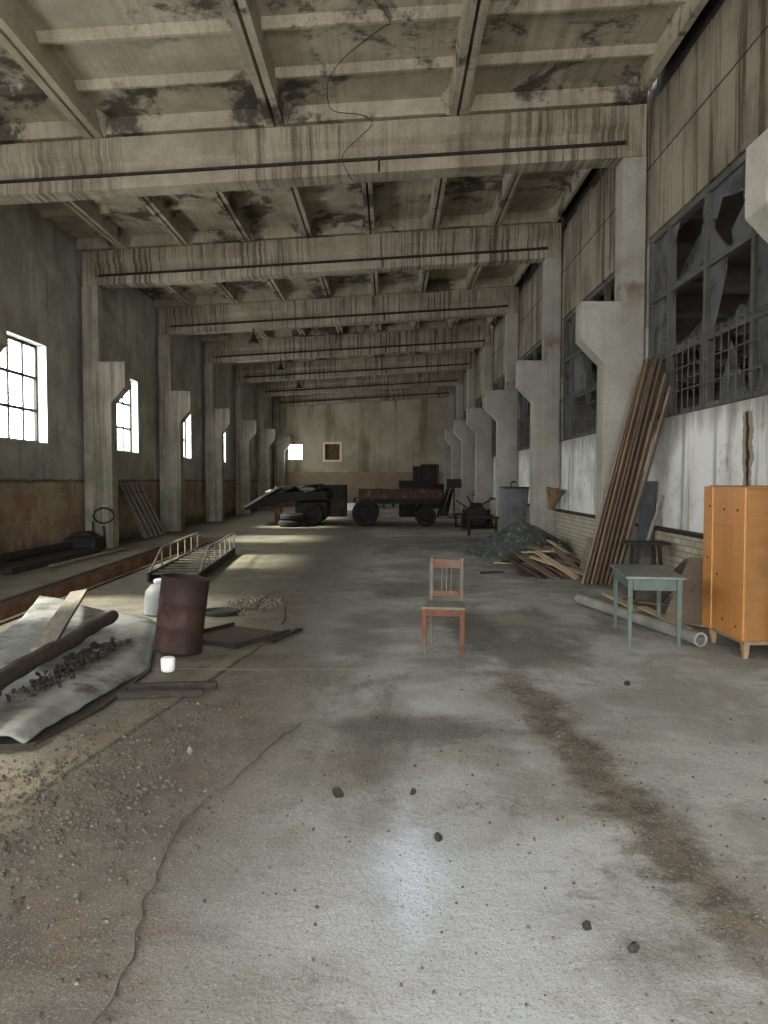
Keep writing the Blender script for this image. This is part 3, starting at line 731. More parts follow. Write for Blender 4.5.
m = MB(); m.box((-.158, -.20, .362), (.158, -.178, .424)); cp('front_rail', m, 'chair orange')
m = MB(); m.box((-.131, .178, .30), (.131, .198, .33)); cp('stretcher', m, 'chair orange')
m = MB(); bar(m, (-.131, .257, .81), (.131, .257, .81), .018, .085); cp('top_rail', m, 'chair faded red')
m = MB(); bar(m, (-.131, .205, .52), (.131, .205, .52), .018, .055); cp('lower_rail', m, 'chair faded red')
for x in (-.045, .0, .045):
    m = MB(); M = Matrix.Identity(4); bar(m, (x, .209, .549), (x, .252, .768), .026, .01, R(90)); cp('back_slat', m, 'chair faded')

# ------------------------------------------------------------------ green table
t = thing('green_table', 'small pale green wooden table with a worn grey top', 'table', (2.66, 7.98, 0), R(-8.5))
TW, TD = .56, 1.12
m = MB(); m.box((-TW / 2, -TD / 2, .675), (TW / 2, TD / 2, .70)); m.build('tabletop', 'table top', t, bevel=.005)['label'] = 'worn grey tabletop'
for sx in (-1, 1):
    for sy in (-1, 1):
        m = MB(); m.taper((sx * (TW / 2 - .05), sy * (TD / 2 - .06)), 0, .674, (.03, .03), (.05, .05)); m.build('leg', 'table green', t, bevel=.003)
    m = MB(); m.box((sx * (TW / 2 - .05) - .011, -TD / 2 + .088, .56), (sx * (TW / 2 - .05) + .011, TD / 2 - .088, .674)); m.build('apron', 'table green', t, bevel=.003)
    m = MB(); m.box((-TW / 2 + .078, sx * (TD / 2 - .06) - .011, .56), (TW / 2 - .078, sx * (TD / 2 - .06) + .011, .674)); m.build('apron', 'table green', t, bevel=.003)

# ------------------------------------------------------------------ wardrobe
t = thing('wardrobe', 'tall orange varnished wooden wardrobe on short legs at the right edge', 'wardrobe', (3.21, 6.97, 0), R(0)); t.scale = (1, 1.17, 1)
m = MB(); m.box((.025, .0, .17), (.82, .74, 1.56)); m.build('carcass', 'wardrobe ochre', t, bevel=.006)
m = MB(); m.box((0, .0, .17), (.023, .57, 1.575)); m.build('back_panel', 'wardrobe orange', t, bevel=.004)['label'] = 'smooth orange panel facing the table'
m = MB(); m.box((-.012, .572, .16), (.023, .75, 1.575)); m.build('corner_batten', 'wardrobe orange', t, bevel=.004)
m = MB(); m.box((-.004, .20, .18), (-.0005, .205, 1.20)); m.box((-.004, .21, 1.20), (-.0005, .57, 1.205)); m.box((-.004, .0, .66), (-.0005, .57, .663)); m.box((-.004, .0, .92), (-.0005, .57, .923)); m.build('seam', 'wardrobe ochre', t)
m = MB(); m.box((.03, .005, 1.561), (.80, .73, 1.585)); m.build('top_panel', 'wardrobe ochre', t, bevel=.004)
m = MB(); m.box((.03, .02, .13), (.79, .05, .169)); m.box((.03, .69, .13), (.79, .72, .169)); m.box((.03, .05, .13), (.06, .69, .169)); m.build('base_frame', 'wardrobe leg', t, bevel=.003)
for x, y in ((.06, .06), (.06, .66), (.76, .06), (.76, .66)):
    m = MB(); m.taper((x, y), 0, .129, (.04, .04), (.06, .06)); m.build('leg', 'wardrobe leg', t, bevel=.003)
for y, z in ((.12, 1.36), (.36, 1.36), (.62, 1.38), (.12, .28), (.36, .30), (.65, .86), (.48, .72)):
    m = MB(); m.lathe([(.013, 0), (.013, .003)], 12, Matrix.Translation((-.0006 if y < .57 else -.0125, y, z)) @ Matrix.Rotation(R(-90), 4, 'Y')); m.build('bolt', 'black iron', t)

# ------------------------------------------------------------------ concrete pipe, boards under the table
m = MB()
p, q = Vector((2.50, 10.1, .075)), Vector((3.05, 7.5, .075))
d = (q - p).normalized(); M = Matrix.Translation(p) @ d.to_track_quat('Z', 'Y').to_matrix().to_4x4(); L = (q - p).length
m.lathe([(.05, L - 2.2), (.05, L), (.073, L), (.073, L - .06), (.066, L - .07), (.066, .0), (.05, .0), (.05, .2)], 24, M)
tag(m.build('cement_pipe', 'pipe cement', smooth=True), 'long grey cement pipe lying under the green table', 'pipe')
G = 'scrap boards by the wardrobe'
board('scrap_board', (2.84, 10.1, .15), (3.06, 9.35, .04), .12, .022, 'fresh wood', 'pale cream board sticking out left under the table', 'board', G)
board('scrap_board', (3.06, 9.3, .10), (3.24, 8.32, .025), .11, .022, 'fresh wood', 'pale board sloping to the floor beneath the right end of the table', 'board', G)
board('scrap_board', (3.2, 9.0, .03), (3.75, 8.25, .03), .22, .025, 'fresh wood', 'wide pale board flat on the floor left of the wardrobe', 'board', G)
board('scrap_board', (3.2, 9.7, .1), (3.85, 8.75, .16), .16, .025, 'worn wood', 'brown board lying across the scrap beside the wardrobe', 'board', G)
board('scrap_board', (3.30, 8.66, .03), (3.72, 8.98, .72), .46, .025, 'grey plank', 'wide grey board leaning on the low wall behind the wardrobe', 'board', G, roll=R(0))
board('scrap_board', (3.2, 9.55, .02), (3.83, 9.75, .62), .26, .025, 'dark wood', 'dark brown board leaning on the low wall behind the table', 'board', G)
board('scrap_board', (3.15, 10.4, .02), (3.6, 9.95, .03), .15, .025, 'worn wood', 'worn brown board flat on the floor behind the table', 'board', G)
t = thing('small_bench', 'dark grey narrow bench standing at the low wall behind the planks', 'bench', (3.58, 10.75, 0), R(-3))
m = MB(); m.box((-.3, -.2, .74), (.28, .2, .78)); m.build('bench_top', 'black timber', t, bevel=.005)
for x, y in ((-.2, -.15), (.2, -.15), (-.2, .15), (.2, .15)):
    m = MB(); m.taper((x, y), 0, .739, (.04, .04), (.05, .05), None, (-x * .3, 0)); m.build('leg', 'black timber', t)

# ------------------------------------------------------------------ leaning planks
mats = ['grey plank', 'brown plank', 'tan plank', 'brown plank', 'brown plank', 'brown plank', 'tan plank', 'grey plank']
names = ['leftmost', 'second from the left', 'third from the left', 'fourth from the left', 'fifth from the left', 'sixth from the left', 'second from the right', 'rightmost']
for k in range(8):
    b = Vector((2.98 + .068 * k, 11.80 - .012 * (k % 3), .0)); tp = Vector((3.86 + .012 * k, 11.95 - .155 * k - .01 * (k % 2), 3.25 + [0, .12, .2, .05, .16, .1, -.1, -.3][k]))
    dd = (tp - b).normalized(); b = b + dd * .035
    mb = MB(); L = (tp - b).length; mb.box((-.016, -.075, 0), (.016, .075, L))
    o = mb.build('leaning_plank', mats[k], None, bevel=.003)
    zz = dd; xx = Vector((.80, -.60, 0)); xx = (xx - zz * xx.dot(zz)).normalized(); yy2 = zz.cross(xx)
    o.matrix_world = Matrix.Translation(b) @ Matrix((xx, yy2, zz)).transposed().to_4x4()
    tag(o, 'tall %s plank, %s of those leaning on the right wall' % (mats[k].split()[0], names[k]), 'plank', 'tall planks leaning on the right wall')
board('grey_panel', (3.34, 13.15, .03), (3.62, 13.6, .60), .24, .02, 'grey board', 'pale grey flat board leaning left of the tall planks', 'board', None, R(12))
board('blue_panel', (3.76, 11.42, .02), (3.88, 11.52, 1.62), .26, .03, 'blue grey panel', 'blue grey sheet standing on the right wall behind the tall planks', 'panel')
board('pale_lath', (3.62, 10.8, .79), (3.9, 11.0, 1.42), .05, .02, 'grey board', 'thin pale lath resting above the bench by the blue sheet', 'lath')

# ------------------------------------------------------------------ gravel heap and broken wood
m = MB(); hx, hy = 2.92, 17.0; nn = 90; mm = 40; grid = []
for j in range(mm + 1):
    row = []
    for i in range(nn):
        a = i * 2 * math.pi / nn; r = j / mm
        ex = 1.2 * (1 + .1 * math.sin(a * 3 + 1)); ey = 1.25 * (1 + .08 * math.sin(a * 2))
        x = min(3.915, hx + math.cos(a) * r * ex); y = hy + math.sin(a) * r * ey
        z = .72 * max(0, 1 - r ** 1.15) ** .95
        nz = noise.fractal(Vector((x * 4, y * 4, 3)), 1, 2, 5) * .045 + noise.noise(Vector((x * 23, y * 23, 1))) * .025
        z = max(.0, z + nz * (1 - r * .5)) + .002; x -= .0008 * j if x > 3.91 else 0
        row.append(m.bm.verts.new((x, y, z if j < mm else -.0)))
    grid.append(row)
for j in range(mm):
    for i in range(nn): m.bm.faces.new((grid[j][i], grid[j][(i + 1) % nn], grid[j + 1][(i + 1) % nn], grid[j + 1][i]))
rn = random.Random(3)
for k in range(1500):
    a = rn.random() * 6.283; r = rn.random() ** .6
    x = min(3.86, hx + math.cos(a) * r * 1.28); y = hy + math.sin(a) * r * 1.3
    z = .72 * max(0, 1 - min(1, r) ** 1.15) ** .95
    m.rock((x, y, z + .012), rn.uniform(.012, .032), rn, 1)
tag(m.build('gravel_heap', 'crushed stone'), 'heap of grey crushed stone in front of a right wall column', 'gravel', kind='stuff')

G = 'broken boards before the gravel heap'
DB = [((2.02, 14.9, .03), (2.62, 14.55, .05), .05, .025, 'fresh wood', 'thin pale stick at the left tip of the broken wood heap'),
      ((2.25, 14.3, .25), (2.30, 13.0, .02), .14, .03, 'dark wood', 'leftmost dark board of the broken wood heap, standing steep'),
      ((2.3, 14.6, .24), (2.78, 13.05, .02), .13, .03, 'dark wood', 'long dark board sloping from the left of the broken wood heap'),
      ((2.55, 14.5, .28), (2.98, 12.95, .02), .15, .03, 'worn wood', 'broad brown board in the middle of the broken wood heap'),
      ((2.72, 14.3, .30), (3.08, 12.95, .06), .08, .03, 'dark wood', 'narrow dark board touching the broad brown one in the wood heap'),
      ((2.5, 13.6, .28), (3.3, 12.75, .06), .11, .025, 'fresh wood', 'pale split board on top of the broken wood heap, low end to the right'),
      ((2.45, 14.2, .30), (3.1, 14.0, .34), .12, .03, 'fresh wood', 'short pale board lying level on top of the broken wood heap'),
      ((2.7, 14.9, .36), (3.25, 13.9, .28), .11, .03, 'worn wood', 'brown board at the back of the broken wood heap'),
      ((3.0, 14.6, .38), (3.5, 13.3, .12), .10, .03, 'worn wood', 'upper right brown board of the broken wood heap'),
      ((3.1, 14.9, .46), (3.45, 13.6, .16), .09, .025, 'fresh wood', 'pale slat on the right end of the broken wood heap'),
      ((3.2, 14.5, .20), (3.55, 13.0, .03), .16, .03, 'dark wood', 'dark board on the floor at the right end of the broken wood heap'),
      ((2.1, 14.6, .10), (2.9, 14.4, .12), .15, .03, 'dark wood', 'dark board underneath the back of the broken wood heap'),
      ((2.65, 13.9, .13), (3.3, 13.5, .1), .14, .03, 'dark wood', 'dark board underneath the middle of the broken wood heap')]
for p, q, w, th, mt, lab in DB: board('broken_board', p, q, w, th, mt, lab, 'board', G, roll=rnd.uniform(-.3, .3), ragged=.03)
for p, q, w, th, mt, lab in [((2.15, 13.9, .22), (2.54, 12.65, .02), .13, .03, 'dark wood', 'dark board at the front left of the broken wood heap'),
      ((2.36, 14.0, .27), (2.72, 12.52, .03), .12, .03, 'worn wood', 'brown board at the front of the broken wood heap, beside the leftmost pair'),
      ((2.62, 13.8, .36), (3.06, 12.55, .04), .10, .025, 'fresh wood', 'long pale board at the front right of the broken wood heap'),
      ((2.95, 13.8, .42), (3.24, 12.9, .06), .09, .03, 'worn wood', 'brown slat tilted over the right end of the broken wood heap')]:
    board('broken_board', p, q, w, th, mt, lab, 'board', G, roll=rnd.uniform(-.3, .3), ragged=.03)
board('stick', (1.58, 13.4, .02), (2.0, 13.5, .02), .045, .03, 'black timber', 'short black stick on the floor left of the broken wood heap', 'stick')

# ------------------------------------------------------------------ bin, funnel and scrap along the right side
t = thing('steel_bin', 'blue grey tapering steel bin standing behind the gravel heap', 'bin', (3.5, 21.6, 0), R(4))
m = MB(); m.taper((0, 0), .02, 1.40, (.46, .5), (.66, .66)); m.build('hopper', 'bin steel', t, bevel=.01)
m = MB(); m.box((-.35, -.35, 1.401), (.35, .35, 1.45)); m.build('rim', 'rusty iron', t, bevel=.006)
m = MB(); m.tube([(-.1, 0, 1.451), (-.1, 0, 1.56), (-.02, .0, 1.6), (.03, 0, 1.57)], .025, 8); m.build('handle', 'black iron', t, smooth=True)
t = thing('rusty_funnel', 'rusty brown steel funnel tipped on the ledge beside the column at the gravel heap', 'funnel', (3.72, 17.75, .955), (R(0), R(12), 0))
m = MB(); m.lathe([(.06, 0), (.10, .16), (.20, .44), (.215, .5), (.2, .5), (.185, .44), (.09, .17), (.05, .02)], 24); m.build('cone', 'funnel rust', t, smooth=True)
m = MB(); m.tube([(.0, -.20, .40), (.0, -.26, .42), (.0, -.27, .5), (.0, -.21, .51)], .012, 8); m.build('handle', 'black iron', t)
t = thing('sign_stand', 'dark round disc on a thin post beside the far right columns', 'stand', (2.75, 33.0, 0))
m = MB(); m.tube([(0, 0, .04), (0, 0, 1.35)], .03, 8); m.build('post', 'black iron', t)
m = MB(); m.box((-.32, -.03, 1.30), (.32, .03, 1.68)); m.build('plate', 'black iron', t, bevel=.02)
m = MB(); m.lathe([(.28, 0), (.28, .03), (.05, .05)], 20); m.build('base', 'black iron', t)
G = 'iron bars leaning at the far right columns'
for k in range(4):
    board('iron_bar', (2.15 + .14 * k, 34.6 + .1 * k, .03), (2.7 + .1 * k, 36.2, 1.2 + .2 * (k % 2)), .09, .05, 'machine grime', 'long dark iron bar leaning among the far right columns', 'bar', G)
# low scrap machines along the right side
t = thing('scrap_machine', 'low dark machine frame with spokes behind the steel bin', 'machine', (3.05, 26.3, 0), R(8))
for (a, b) in (((-.7, -.5, .03), (.5, -.5, .03)), ((-.7, .5, .03), (.5, .5, .03)), ((-.7, -.5, .45), (.3, -.5, .45)), ((-.7, .5, .45), (.3, .5, .45)), ((-.7, -.5, .0), (-.7, -.5, .48)), ((.3, -.5, .0), (.3, -.5, .48)), ((-.7, .5, .0), (-.7, .5, .48)), ((.3, .5, 0), (.3, .5, .48))):
    m = MB(); bar(m, a, b, .07, .07); m.build('frame_bar', 'machine grime', t)
m = MB(); m.lathe([(.05, -.06), (.3, -.05), (.34, 0), (.3, .05), (.05, .06)], 20, Matrix.Translation((-.15, -.56, .42)) @ Matrix.Rotation(R(90), 4, 'X')); m.build('flywheel', 'black iron', t, smooth=True)
m = MB(); m.box((-.5, -.4, .49), (.2, .4, .62)); m.taper((-.1, 0), .62, .86, (.5, .5), (.3, .3)); m.build('motor', 'machine grime', t, bevel=.02)
for (a, b) in (((.1, 0, .8), (.5, .1, 1.0)), ((-.3, .1, .6), (-.8, .0, .95)), ((-.2, -.2, .6), (-.5, -.3, 1.1))):
    m = MB(); m.tube([a, b], .025, 8); m.build('lever', 'black iron', t)
t = thing('iron_trestle', 'low dark iron trestle just left of the steel bin', 'trestle', (2.75, 22.6, 0), R(-10))
m = MB(); m.box((-.5, -.25, .50), (.45, .25, .56)); m.build('trestle_top', 'machine grime', t, bevel=.006)
for x, y in ((-.42, -.2), (.38, -.2), (-.42, .2), (.38, .2)):
    m = MB(); m.taper((x, y), 0, .499, (.06, .06), (.06, .06)); m.build('leg', 'machine grime', t)
t = thing('crate', 'low dark crate of scrap farther back behind the steel bin', 'crate', (3.2, 28.6, 0), R(5))
m = MB(); m.box((-.45, -.4, 0), (.45, .4, .05))
for z in (.07, .24, .41):
    m.box((-.45, -.4, z), (.45, -.37, z + .13)); m.box((-.45, .37, z), (.45, .4, z + .13)); m.box((-.45, -.37, z), (-.42, .37, z + .13)); m.box((.42, -.37, z), (.45, .37, z + .13))
for x in (-.41, .41):
    for y in (-.36, .36): m.box((x - .03, y - .03, .05), (x + .03, y + .03, .56))
m.build('box', 'machine grime', t)
m = MB()
for k in range(7): m.rock((rn.uniform(-.28, .28), rn.uniform(-.22, .22), .5), .1, rn, 1)
o = m.build('scrap', 'rusty iron', t); o['kind'] = 'stuff'

# ------------------------------------------------------------------ trailers at the far end
def wheel(par, x, y, r, w, nm='wheel', z=None):
    M = Matrix.Translation((x, y, r if z is None else z)) @ Matrix.Rotation(R(90), 4, 'X')
    m = MB(); m.lathe([(r * .55, -w / 2), (r * .9, -w / 2), (r, -w / 3), (r, w / 3), (r * .9, w / 2), (r * .55, w / 2), (r * .5, w / 4), (r * .5, -w / 4), (r * .55, -w / 2)], 24, M); o = m.build(nm, 'rubber', par, smooth=True)
    m = MB(); m.lathe([(.06, -w / 2.5), (r * .5, -w / 5), (r * .5, w / 5), (.06, w / 2.5)], 16, M); m.build('hub', 'machine grime', o, smooth=True)
t = thing('flatbed_trailer', 'dark flatbed trailer loaded with reddish scrap, right of the two at the far end', 'trailer', (.32, 27.6, 0))
m = MB(); m.box((-1.3, -.55, .80), (1.45, 1.6, .95))
for x in (-1.0, -.2, .6, 1.3): m.box((x - .05, -.5, .68), (x + .05, 1.55, .80))
m.build('chassis', 'machine grime', t, bevel=.01)
m = MB(); m.box((-1.42, -.68, .951), (1.5, 1.7, 1.0)); m.build('deck', 'black timber', t, bevel=.006)
for k, (y0, y1) in enumerate(((-.68, -.63), (1.65, 1.7))):
    m = MB(); m.box((-1.42, y0, 1.001), (1.5, y1, 1.30))
    for x in (-1.38, -.66, .06, .78, 1.44): m.box((x - .03, y0 - .03, .96), (x + .03, y0 - .001, 1.34))
    m.build('sideboard', 'red rust cargo', t, bevel=.005)
wheel(t, -1.2, -.42, .47, .28); wheel(t, .95, -.42, .36, .26); wheel(t, -1.2, 1.4, .47, .28); wheel(t, .95, 1.4, .36, .26)
for ax_, rz_ in ((-1.2, .47), (.95, .36)):
    m = MB(); m.tube([(ax_, -.3, rz_), (ax_, 1.3, rz_)], .06); m.box((ax_ - .1, -.1, rz_ + .03), (ax_ + .1, 0, .8)); m.box((ax_ - .1, 1.0, rz_ + .03), (ax_ + .1, 1.1, .8)); m.build('axle', 'black iron', t)
for k in range(9):
    x = -1.2 + .29 * k
    board('scrap_bar', (x + .32, 27.25, 1.09 + .05 * (k % 3)), (x + .46, 28.9, 1.15 + .08 * (k % 2)), .16, .12 + .06 * (k % 3), ['red rust cargo', 'rusty iron', 'machine grime'][k % 3], 'reddish or dark scrap beam lying across the flatbed trailer', 'bar', 'scrap beams on the flatbed trailer')
t = thing('wrecked_trailer', 'wrecked trailer with a sloping sheet metal deck, left of the two far trailers', 'trailer', (-3.4, 28.2, 0))
m = MB(); m.prism([(-1.85, .62), (-1.75, .56), (-.9, .72), (-.1, .86), (1.15, .95), (1.15, 1.25), (-.4, 1.22), (-1.2, 1.0)], 'y', -.7, 1.9); m.build('frame', 'machine grime', t, bevel=.02)
m = MB()
m.prism([(-1.9, .66), (-1.3, 1.02), (-.62, 1.38), (-.55, 1.35), (-1.2, .99), (-1.8, .63)], 'y', -.85, 1.0); m.build('tail_sheet', 'dirty sheet', t)
for k in range(8):
    m = MB(); x = -.85 + .26 * k; M = Matrix.Translation((x, -.1 + .1 * (k % 3), 1.29 + .05 * (k % 3))) @ Euler((R(rnd.uniform(-4, 4)), R(rnd.uniform(-14, 10)), R(rnd.uniform(-20, 20)))).to_matrix().to_4x4()
    m.box((-.22, -.7, -.03), (.22, .9, .03), M); m.build('scrap_sheet', ['dirty sheet', 'rusty iron', 'bin steel', 'machine grime'][k % 4], t)
m = MB(); m.taper((-.62, -.55), 0, .76, (.24, .2), (.26, .2)); m.build('support_post', 'red rust cargo', t)
m = MB(); m.box((-.05, -.3, .25), (1.1, 1.6, .85)); m.build('axle_box', 'black iron', t, bevel=.03)
for x, y in ((.6, -.62), (.6, 1.7)): wheel(t, x, y, .42, .26)
for k, (x, y, z, lab) in enumerate(((-3.50, 27.02, .002, 'lower worn tyre lying flat under the wrecked trailer'), (-3.44, 27.09, .232, 'upper worn tyre stacked under the wrecked trailer'))):
    m = MB(); m.lathe([(.28, .0), (.38, .0), (.44, .06), (.44, .16), (.38, .22), (.28, .22), (.26, .16), (.26, .06), (.28, 0)], 24)
    o = m.build('tyre', 'rubber', None, smooth=True); o.location = (x, y, z); tag(o, lab, 'tyre', 'tyres under the wrecked trailer')
m = MB(); m.box((-3.55, 0, 0), (-1.9, 2.0, .03)); o = m.build('white_panel', 'white foam', None, bevel=.005); o.location = (0, 40.5, .03); o.rotation_euler = (R(9), 0, 0)
tag(o, 'long low white panel on the floor between the two far trailers', 'panel')
# cabinets and boxes in front of the back wall
def cab(loc, w, d_, h, lab, mat='machine grime'):
    t = thing('steel_cabinet', lab, 'cabinet', loc, 0)
    m = MB(); m.box((-w / 2, 0, .06), (w / 2, d_, h)); m.build('body', mat, t, bevel=.01)
    for s in (-1, 1):
        m = MB(); m.box((s * w / 4 - w / 4 + .02, -.02, .10), (s * w / 4 + w / 4 - .02, -.001, h - .05)); q = m.build('door', mat, t, bevel=.004)
        m = MB(); m.box((s * .06 - .01, -.04, h * .5 - .08), (s * .06 + .01, -.021, h * .5 + .08)); m.build('handle', 'black iron', q)
    m = MB(); m.box((-w / 2 + .03, .03, 0), (w / 2 - .03, d_ - .03, .059)); m.build('plinth', 'black iron', t)
cab((-2.9, 34.2, 0), 1.9, .8, 1.42, 'low dark steel cabinet behind the wrecked trailer')
cab((1.1, 34.0, 0), 1.4, .7, 1.62, 'dark steel cabinet behind the flatbed trailer')
cab((2.55, 44.2, 0), 1.1, .6, 1.4, 'dark low cabinet before the back doorway')
t = thing('pallet_stack', 'low dark stacked pallet between the trailers and the back wall', 'pallet', (-1.2, 44.5, 0))
m = MB()
for q in range(4):
    for k in range(5): m.box((-.9, -.5 + .22 * k, .12 + .16 * q), (.9, -.38 + .22 * k, .15 + .16 * q))
    for x in (-.85, 0, .85): m.box((x - .05, -.5, .001 + .16 * q), (x + .05, .5, .118 + .16 * q))
m.build('slat', 'dark wood', t)

# ------------------------------------------------------------------ left side: sheet, log, plank, barrel and scrap
PT = [[(-3.25, 4.3), (-2.22, 4.58)], [(-3.72, 7.0), (-2.08, 6.55)], [(-4.3, 9.35), (-2.58, 8.5)]]
def sheet_pt(u, v):
    i = 0 if v < .5 else 1; w = v * 2 - i
    a = [PT[i][k][0] * (1 - w) + PT[i + 1][k][0] * w for k in (0, 1)]; b = [PT[i][k][1] * (1 - w) + PT[i + 1][k][1] * w for k in (0, 1)]
    return a[0] * (1 - u) + a[1] * u, b[0] * (1 - u) + b[1] * u
def sheet_z(u, v):
    z = .10 + .04 * math.sin(u * 4.2 + .6) + .03 * math.sin(v * 5 + 1.0) - .05 * math.exp(-((u - .45) / .22) ** 2)
    z += .10 * max(0, v - .8) / .2 * (1 - u) * .8 - .06 * max(0, u - .92) / .08
    return z + noise.fractal(Vector((u * 5, v * 9, 2)), 1, 2, 4) * .012 + .02
m = MB(); nu, nv = 44, 80; gr = []
for j in range(nv + 1):
    row = []
    for i in range(nu + 1):
        u, v = i / nu, j / nv; x, y = sheet_pt(u, v)
        if i == nu: x += noise.noise(Vector((v * 22, 0, 0))) * .02
        row.append(m.bm.verts.new((x, y, max(.015, sheet_z(u, v)))))
    gr.append(row)
for j in range(nv):
    for i in range(nu): m.bm.faces.new((gr[j][i], gr[j][i + 1], gr[j + 1][i + 1], gr[j + 1][i]))
tag(m.build('roofing_sheet', 'dirty sheet', None, smooth=True, solid=.018), 'large pale dirty roofing sheet lying on the floor at the left edge', 'sheet')
m = MB(); m.prism([(-3.0, 4.5), (-2.19, 4.66), (-2.05, 5.4), (-2.045, 6.5), (-2.35, 7.6), (-3.0, 7.5)], 'z', .001, .022)
tag(m.build('felt_sheet', 'black timber', None, bevel=.004), 'dark sheet lying under the large pale roofing sheet, its edge showing', 'sheet')
m = MB(); pts = []
for i in range(25):
    s = i / 24; p = Vector((-2.68, 4.5, .25)).lerp(Vector((-2.82, 7.75, .26)), s); pts.append(p + Vector((noise.noise(Vector((s * 4, 1, 0))) * .03, 0, noise.noise(Vector((s * 4, 5, 0))) * .02)))
m.tube(pts, [.072 + .006 * math.sin(i * 1.7) - .0006 * i for i in range(25)], 14)
tag(m.build('log', 'old log', None, smooth=True), 'dark weathered log lying across the pale sheet', 'log')
board('loose_plank', (-2.93, 6.4, .22), (-3.70, 9.05, .31), .19, .035, 'grey board', 'grey plank lying lengthwise on the pale sheet behind the log', 'plank', roll=R(-8))
m = MB()
for k in range(520):
    s = rn.random(); p = Vector((-2.62, 5.5, 0)).lerp(Vector((-2.62, 7.0, 0)), s) + Vector((rn.gauss(.05, .07), rn.uniform(-.35, .3), 0))
    m.rock((p.x, p.y, .13 + rn.uniform(0, .02)), .004 + .03 * rn.random() ** 3, rn, 1)
tag(m.build('rubble', 'black iron'), 'dark rubble scattered on the pale sheet by the log', 'rubble', kind='stuff')
G = 'black timbers before the sheet'
board('black_timber', (-2.02, 5.86, .035), (-1.36, 5.95, .035), .06, .06, 'black timber', 'farther of two black timbers on the floor below the barrel', 'timber', G)
board('black_timber', (-2.04, 5.68, .03), (-1.42, 5.76, .03), .055, .05, 'black timber', 'nearer of two black timbers on the floor below the barrel', 'timber', G)

t = thing('rusty_barrel', 'rusty brown steel barrel leaning slightly, beside the pale sheet', 'barrel', (-2.02, 7.2, .03), (R(-2), R(7.5), R(0)))
H = .70; Rb = .222
wob = lambda a, z: 1 + .018 * math.sin(3 * a + 1.2 + z * 2) + .012 * math.sin(5 * a + z * 5) - .05 * max(0, math.cos(a + 1.6)) ** 8
m = MB(); m.lathe([(0.001, .012), (Rb * .97, .012), (Rb, .0), (Rb * 1.02, .012), (Rb, .025), (Rb * .99, .22), (Rb * 1.015, .235), (Rb * .99, .25), (Rb * .99, .45), (Rb * 1.015, .465), (Rb * .99, .48), (Rb, H - .02), (Rb * 1.03, H - .01), (Rb * 1.03, H), (Rb * .985, H), (Rb * .97, H - .02), (Rb * .96, .3), (Rb * .95, .04), (.001, .03)], 48, None, wob)
m.build('drum', 'rust barrel', t, smooth=True)
t = thing('plastic_canister', 'rounded grey plastic canister behind the rusty barrel', 'canister', (-2.80, 9.3, 0))
m = MB(); m.lathe([(.17, 0), (.19, .02), (.19, .22), (.175, .30), (.12, .36), (.07, .385), (.07, .39)], 32); m.build('body', 'grey plastic', t, smooth=True)
m = MB(); m.lathe([(.075, .391), (.08, .40), (.08, .425), (.06, .435)], 24); m.build('lid', 'white reveal', t, smooth=True)
m = MB(); m.lathe([(.052, 0), (.058, .015), (.062, .1), (.06, .118), (.045, .122), (.0, .122)], 14)
o = m.build('foam_lump', 'white foam', None, bevel=.008); o.location = (-1.90, 6.5, .003); o.rotation_euler = (0, 0, R(12)); tag(o, 'small white foam lump on the floor in front of the barrel', 'foam')
t = thing('rusted_tray', 'flat rusted iron tray on the floor right of the barrel', 'tray', (-1.63, 7.95, 0), R(-30))
m = MB(); m.box((-.38, -.42, .004), (.38, .42, .014)); m.build('plate', 'rusty iron', t)
m = MB(); m.box((-.40, -.44, .002), (-.381, .44, .05)); m.box((.381, -.44, .002), (.40, .44, .05)); m.box((-.38, -.44, .002), (.38, -.421, .05)); m.build('rim', 'black iron', t)
board('iron_strip', (-1.20, 7.62, .02), (-.98, 8.3, .02), .07, .02, 'black iron', 'dark iron strip on the floor right of the rusted tray', 'strip')
m = MB(); m.tube([(-1.22, 8.6, .015), (-1.20, 8.75, .05), (-1.22, 8.85, .14), (-1.20, 8.88, .24)], .012, 8); tag(m.build('bent_rod', 'rusty iron', None, smooth=True), 'thin bent iron rod standing up behind the iron strip', 'rod')
m = MB(); m.lathe([(.2, .004), (.24, .01), (.24, .04), (.2, .05), (.17, .03), (.02, .03), (.0, .035)], 28); o = m.build('iron_disc', 'black iron', None, smooth=True); o.location = (-2.08, 9.35, 0); tag(o, 'round dark iron disc on the floor behind the barrel', 'lid')
m = MB()
for k in range(260):
    a = rn.random() * 6.283; r = rn.random() ** .6; m.rock((-1.80 + math.cos(a) * r * .36, 9.95 + math.sin(a) * r * .8, .008 + .03 * (1 - r)), .01 + .035 * rn.random() ** 2, rn, 1)
tag(m.build('rubble', 'masonry crumbs'), 'small pile of broken masonry on the floor behind the tray', 'rubble', kind='stuff')

